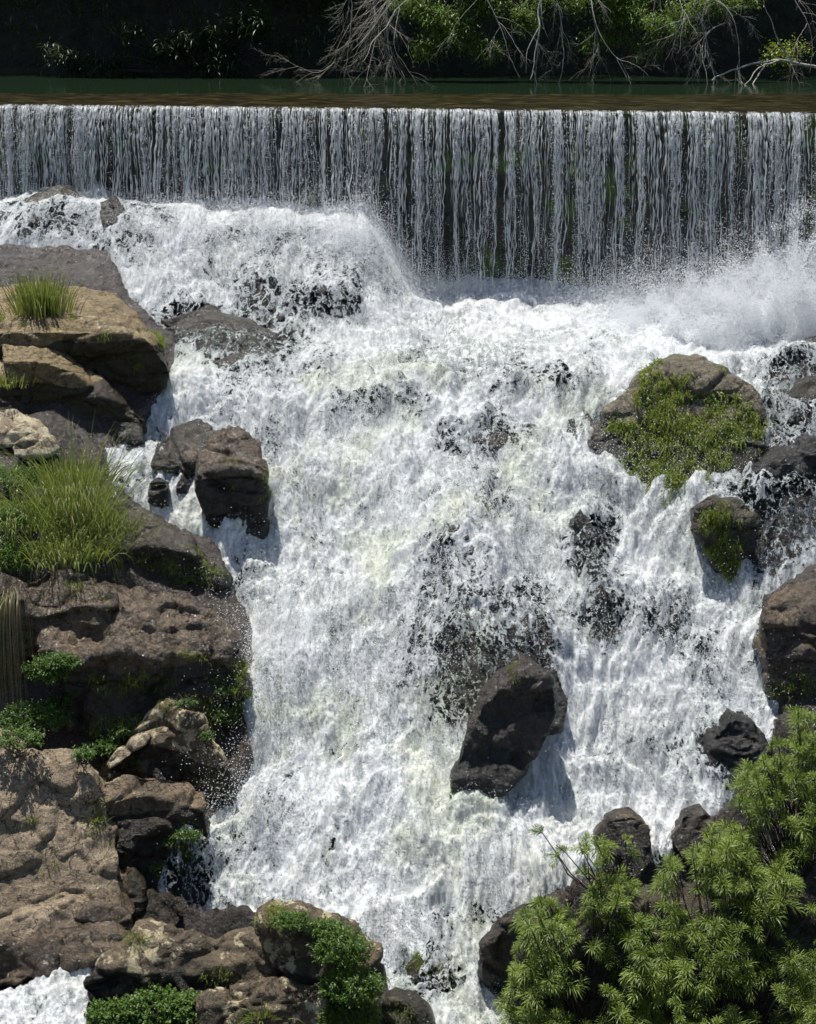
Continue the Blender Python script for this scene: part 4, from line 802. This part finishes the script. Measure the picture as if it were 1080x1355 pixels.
# ------------------------------------------------------------------ far bank plants and branches
def branch(mb, p, d, L, r, depth, tips=None, droop=.0, wig=.35):
    n = max(5, int(L / .12)); pts = [p]; d = norm(d)
    for i_ in range(n): d = norm(d + rng.normal(size=3) * wig * .35 + np.array([0, 0, -droop * .12])); pts.append(pts[-1] + d * L / n)
    pts = np.array(pts); mb.tube(pts, np.linspace(r, r * .35, n + 1), 5 if r > .012 else 3)
    if tips is not None: tips.append(pts[-1]); tips.append(pts[n // 2])
    if depth:
        for _ in range(rng.integers(3, 6)):
            k = rng.integers(1, n); branch(mb, pts[k], norm(pts[min(k + 1, n)] - pts[k]) + rand_dir(1)[0] * .8, L * rng.uniform(.35, .65), r * .5, depth - 1, tips, droop, wig)
def bare_branch(label, px, py, y, d, L, r, depth, droop=.5, m='bark', name='bare_branch'):
    mb = MB(); p = at(px, py, y - .4); branch(mb, p, np.array(d, float), L, r * (.62 if depth > 1 else .9), depth + (depth > 2), None, droop); o = mb.build(name, M[m], None, p); tag(o, label, 'branch'); return o
bare_branch('pale forked dead branches drooping to the pond above the weir centre left', 600, -60, 37.5, (-.7, -.2, -.5), 3.2, .035, 3)
bare_branch('tangle of thin pale twigs touching the pond left of the white upright stem', 520, -40, 37.2, (-.25, -.1, -.9), 2.4, .028, 3)
bare_branch('straight whitish stem standing in the pond above the weir centre', 719, -30, 37.0, (.02, 0, -1), 2.3, .032, 1, .2)
bare_branch('spread of thin bare twigs right of the white upright stem', 730, -20, 37.4, (.5, 0, -.8), 2.3, .025, 3)
bare_branch('wide fan of grey bare branches over the right half of the pond', 850, -40, 37.6, (.6, -.1, -.45), 3.4, .03, 3)
bare_branch('dark bare branches reaching left over the right end of the pond', 1110, 20, 37.4, (-1, -.1, -.25), 3.2, .03, 3, m='darkbark')
bare_branch('fallen pale log resting on the far bank at the right end of the pond', 1090, 92, 37.6, (-1, 0, .16), 2.9, .045, 1, 0, name='fallen_branch')
bare_branch('brown bare twigs along the waterline under the leafy tree', 960, 30, 37.5, (-.6, -.1, -.4), 2.6, .022, 3, m='bark')
def leaf_tree(label, ells, n, L, W, m, name='overhanging_tree', trunk=None, cat='tree', droop=.4):
    c0 = at(*trunk) if trunk else at(*ells[0][:3]); e = bpy.data.objects.new(name, None); e.location = c0; link(e); tag(e, label, cat)
    ells = [(q[0] + rng.normal() * q[3] * 26, q[1] + rng.normal() * q[5] * 24, q[2] + rng.normal() * .15, q[3] * .42, q[4] * .5, q[5] * .38) for q in ells for _ in range(6)]
    mb = MB(); st = MB(); vol = np.array([q[3] * q[5] for q in ells]); cnt = (n * vol / vol.sum()).astype(int)
    for (px, py, y, rx, ry, rz), k in zip(ells, cnt):
        c = at(px, py, y); ns = max(k // 14, 6); d = rand_dir(ns) * rng.random((ns, 1))**.4; tp = c + d * [rx, ry, rz]
        st.tube([c0, (c0 + c) / 2 + rng.normal(size=3) * .15, c], [.03, .02, .008], 5)
        for q in range(min(ns, 14)): st.tube([c, (c + tp[q]) / 2 + rng.normal(size=3) * .05, tp[q]], [.012, .008, .003], 3)
        for a_ in range(14):
            mb.leaves(tp + rng.normal(size=(ns, 3)) * .11, rand_dir(ns) * [1, 1, .4] + np.array([0, 0, -.1]), L * (.6 + .7 * rng.random(ns)), W, droop)
    mb.build('crown', M[m], e); st.build('trunk', M['darkbark'], e); return e
leaf_tree('sunlit feathery leaves overhanging the pond left of the white upright stem', [(600, 30, 37.4, .8, .5, .42), (650, 62, 37.2, .6, .4, .30), (565, 62, 37.3, .4, .4, .25), (640, 10, 37.4, .7, .4, .3), (690, 30, 37.4, .4, .4, .3), (540, 0, 37.5, .6, .4, .3), (620, -25, 37.5, 1., .4, .3)], 11000, .13, .020, 'treeleaf', trunk=(660, -70, 38.4), name='overhanging_foliage')
leaf_tree('sunlit feathery leaves overhanging the pond right of the white upright stem', [(820, 15, 37.2, .8, .6, .35), (880, 35, 37.0, .8, .5, .28), (790, 50, 37.1, .5, .4, .22), (830, -10, 37.4, 1.2, .6, .35), (850, 60, 37.1, .5, .3, .2), (960, 0, 37.4, .7, .4, .3), (740, 0, 37.5, .6, .4, .3)], 13000, .13, .020, 'treeleaf', trunk=(860, -90, 38.4), name='overhanging_foliage')
for px, py, dx, dz, L_, lab in [(455, -30, .3, -.9, 2.2, 'thin pale drooping branch at the left end of the branch tangle'), (500, -30, -.5, -.7, 2.3, 'crooked pale branch reaching down left to the water above the weir centre'), (560, -20, -.8, -.45, 2.6, 'long pale twiggy branch slanting left above the pond'),
    (640, -20, .2, -1, 2.2, 'fine pale branch hanging through the left bunch of sunlit leaves'), (780, -20, .3, -.9, 2.3, 'fine pale branch hanging through the right bunch of sunlit leaves'), (900, -20, .9, -.4, 3.0, 'long thin grey branch running toward the fallen log'), (960, -40, -.4, -.9, 2.4, 'bare grey twigs above the fallen log'), (1040, -30, .2, -.9, 2.2, 'bare grey branch hanging at the upper right corner')]:
    bare_branch(lab, px, py, 36.7 + rng.random() * .4, (dx, -.1, dz), L_, .022, 3, .4)
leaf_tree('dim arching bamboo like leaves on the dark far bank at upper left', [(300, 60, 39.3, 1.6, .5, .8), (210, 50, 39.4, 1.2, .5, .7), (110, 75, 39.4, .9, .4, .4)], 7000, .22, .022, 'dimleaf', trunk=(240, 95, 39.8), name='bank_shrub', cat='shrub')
leaf_tree('small yellow green mound of leaves at the far right waterline', [(1035, 72, 38.0, .55, .4, .22)], 1200, .08, .03, 'mossblade', trunk=(1035, 90, 38.2), name='bank_shrub', cat='shrub')
# trees added mostly out of view: crowns shade the far bank and block sky
def add_shade_tree(x, y, h, rad, label):
    e = bpy.data.objects.new('shade_tree', None); e.location = (x, y, LIPZ); link(e); tag(e, label, 'tree', 'trees added for shade behind the far bank'); mb = MB(); st = MB()
    st.tube([[x, y, LIPZ - .3], [x + .2, y, LIPZ + h * .5], [x, y - .2, LIPZ + h]], [.22, .16, .06], 7)
    for q in range(10):
        a = rng.random() * 6.3; c = np.array([x + math.cos(a) * rad * .55, y - .4 + math.sin(a) * rad * .5, LIPZ + h * rng.uniform(.5, 1.05)])
        st.tube([[x, y, LIPZ + h * .5], (np.array([x, y, LIPZ + h * .6]) + c) / 2, c], [.07, .05, .02], 5)
        n_ = 800; P = c + rand_dir(n_) * rng.random((n_, 1))**.4 * [rad * .6, rad * .55, rad * .38]; mb.leaves(P, rand_dir(n_) * [1, 1, .4], .30, .15, .3)
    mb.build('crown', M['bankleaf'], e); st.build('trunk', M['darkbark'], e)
for k, x in enumerate(np.linspace(-15, 15, 9)):
    add_shade_tree(x + rng.normal() * .5, 43.2 + rng.normal() * .4, 5.2 + rng.random() * 1.2, 2.6, ['leftmost', 'second from the left', 'third from the left', 'fourth from the left', 'middle', 'fourth from the right', 'third from the right', 'second from the right', 'rightmost'][k] + ' of the trees added above view to shade the far bank')
for k, x in enumerate(np.linspace(-18, 18, 7)):  # second row, out of view, added to keep sky reflections off the crest
    add_shade_tree(x + rng.normal() * .5, 46.5, 12 + rng.random() * 2, 4.2, 'tall unseen tree added behind the far bank to block sky, ' + ['leftmost', 'second from left', 'third from left', 'middle one', 'third from right', 'second from right', 'rightmost'][k])
n = 26000; P = np.stack([rng.uniform(-14, 14, n), rng.uniform(41.0, 43.2, n), LIPZ + rng.random(n) * 3.2], -1); P[:, 2] = np.maximum(P[:, 2], LIPZ + .05); mb = MB(); k = fbm3(P * .8, 3) > -.15; P = P[k]
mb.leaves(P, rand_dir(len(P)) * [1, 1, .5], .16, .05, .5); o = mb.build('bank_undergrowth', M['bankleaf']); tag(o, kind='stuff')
for i_, (px, py, s) in enumerate([(142, 92, .18), (70, 94, .12), (1005, 90, .2), (1062, 94, .25)]):
    pass
for o in bpy.data.objects:
    if '_w' in o: del o['_w']
print('done', round(time.time() - T0, 1))
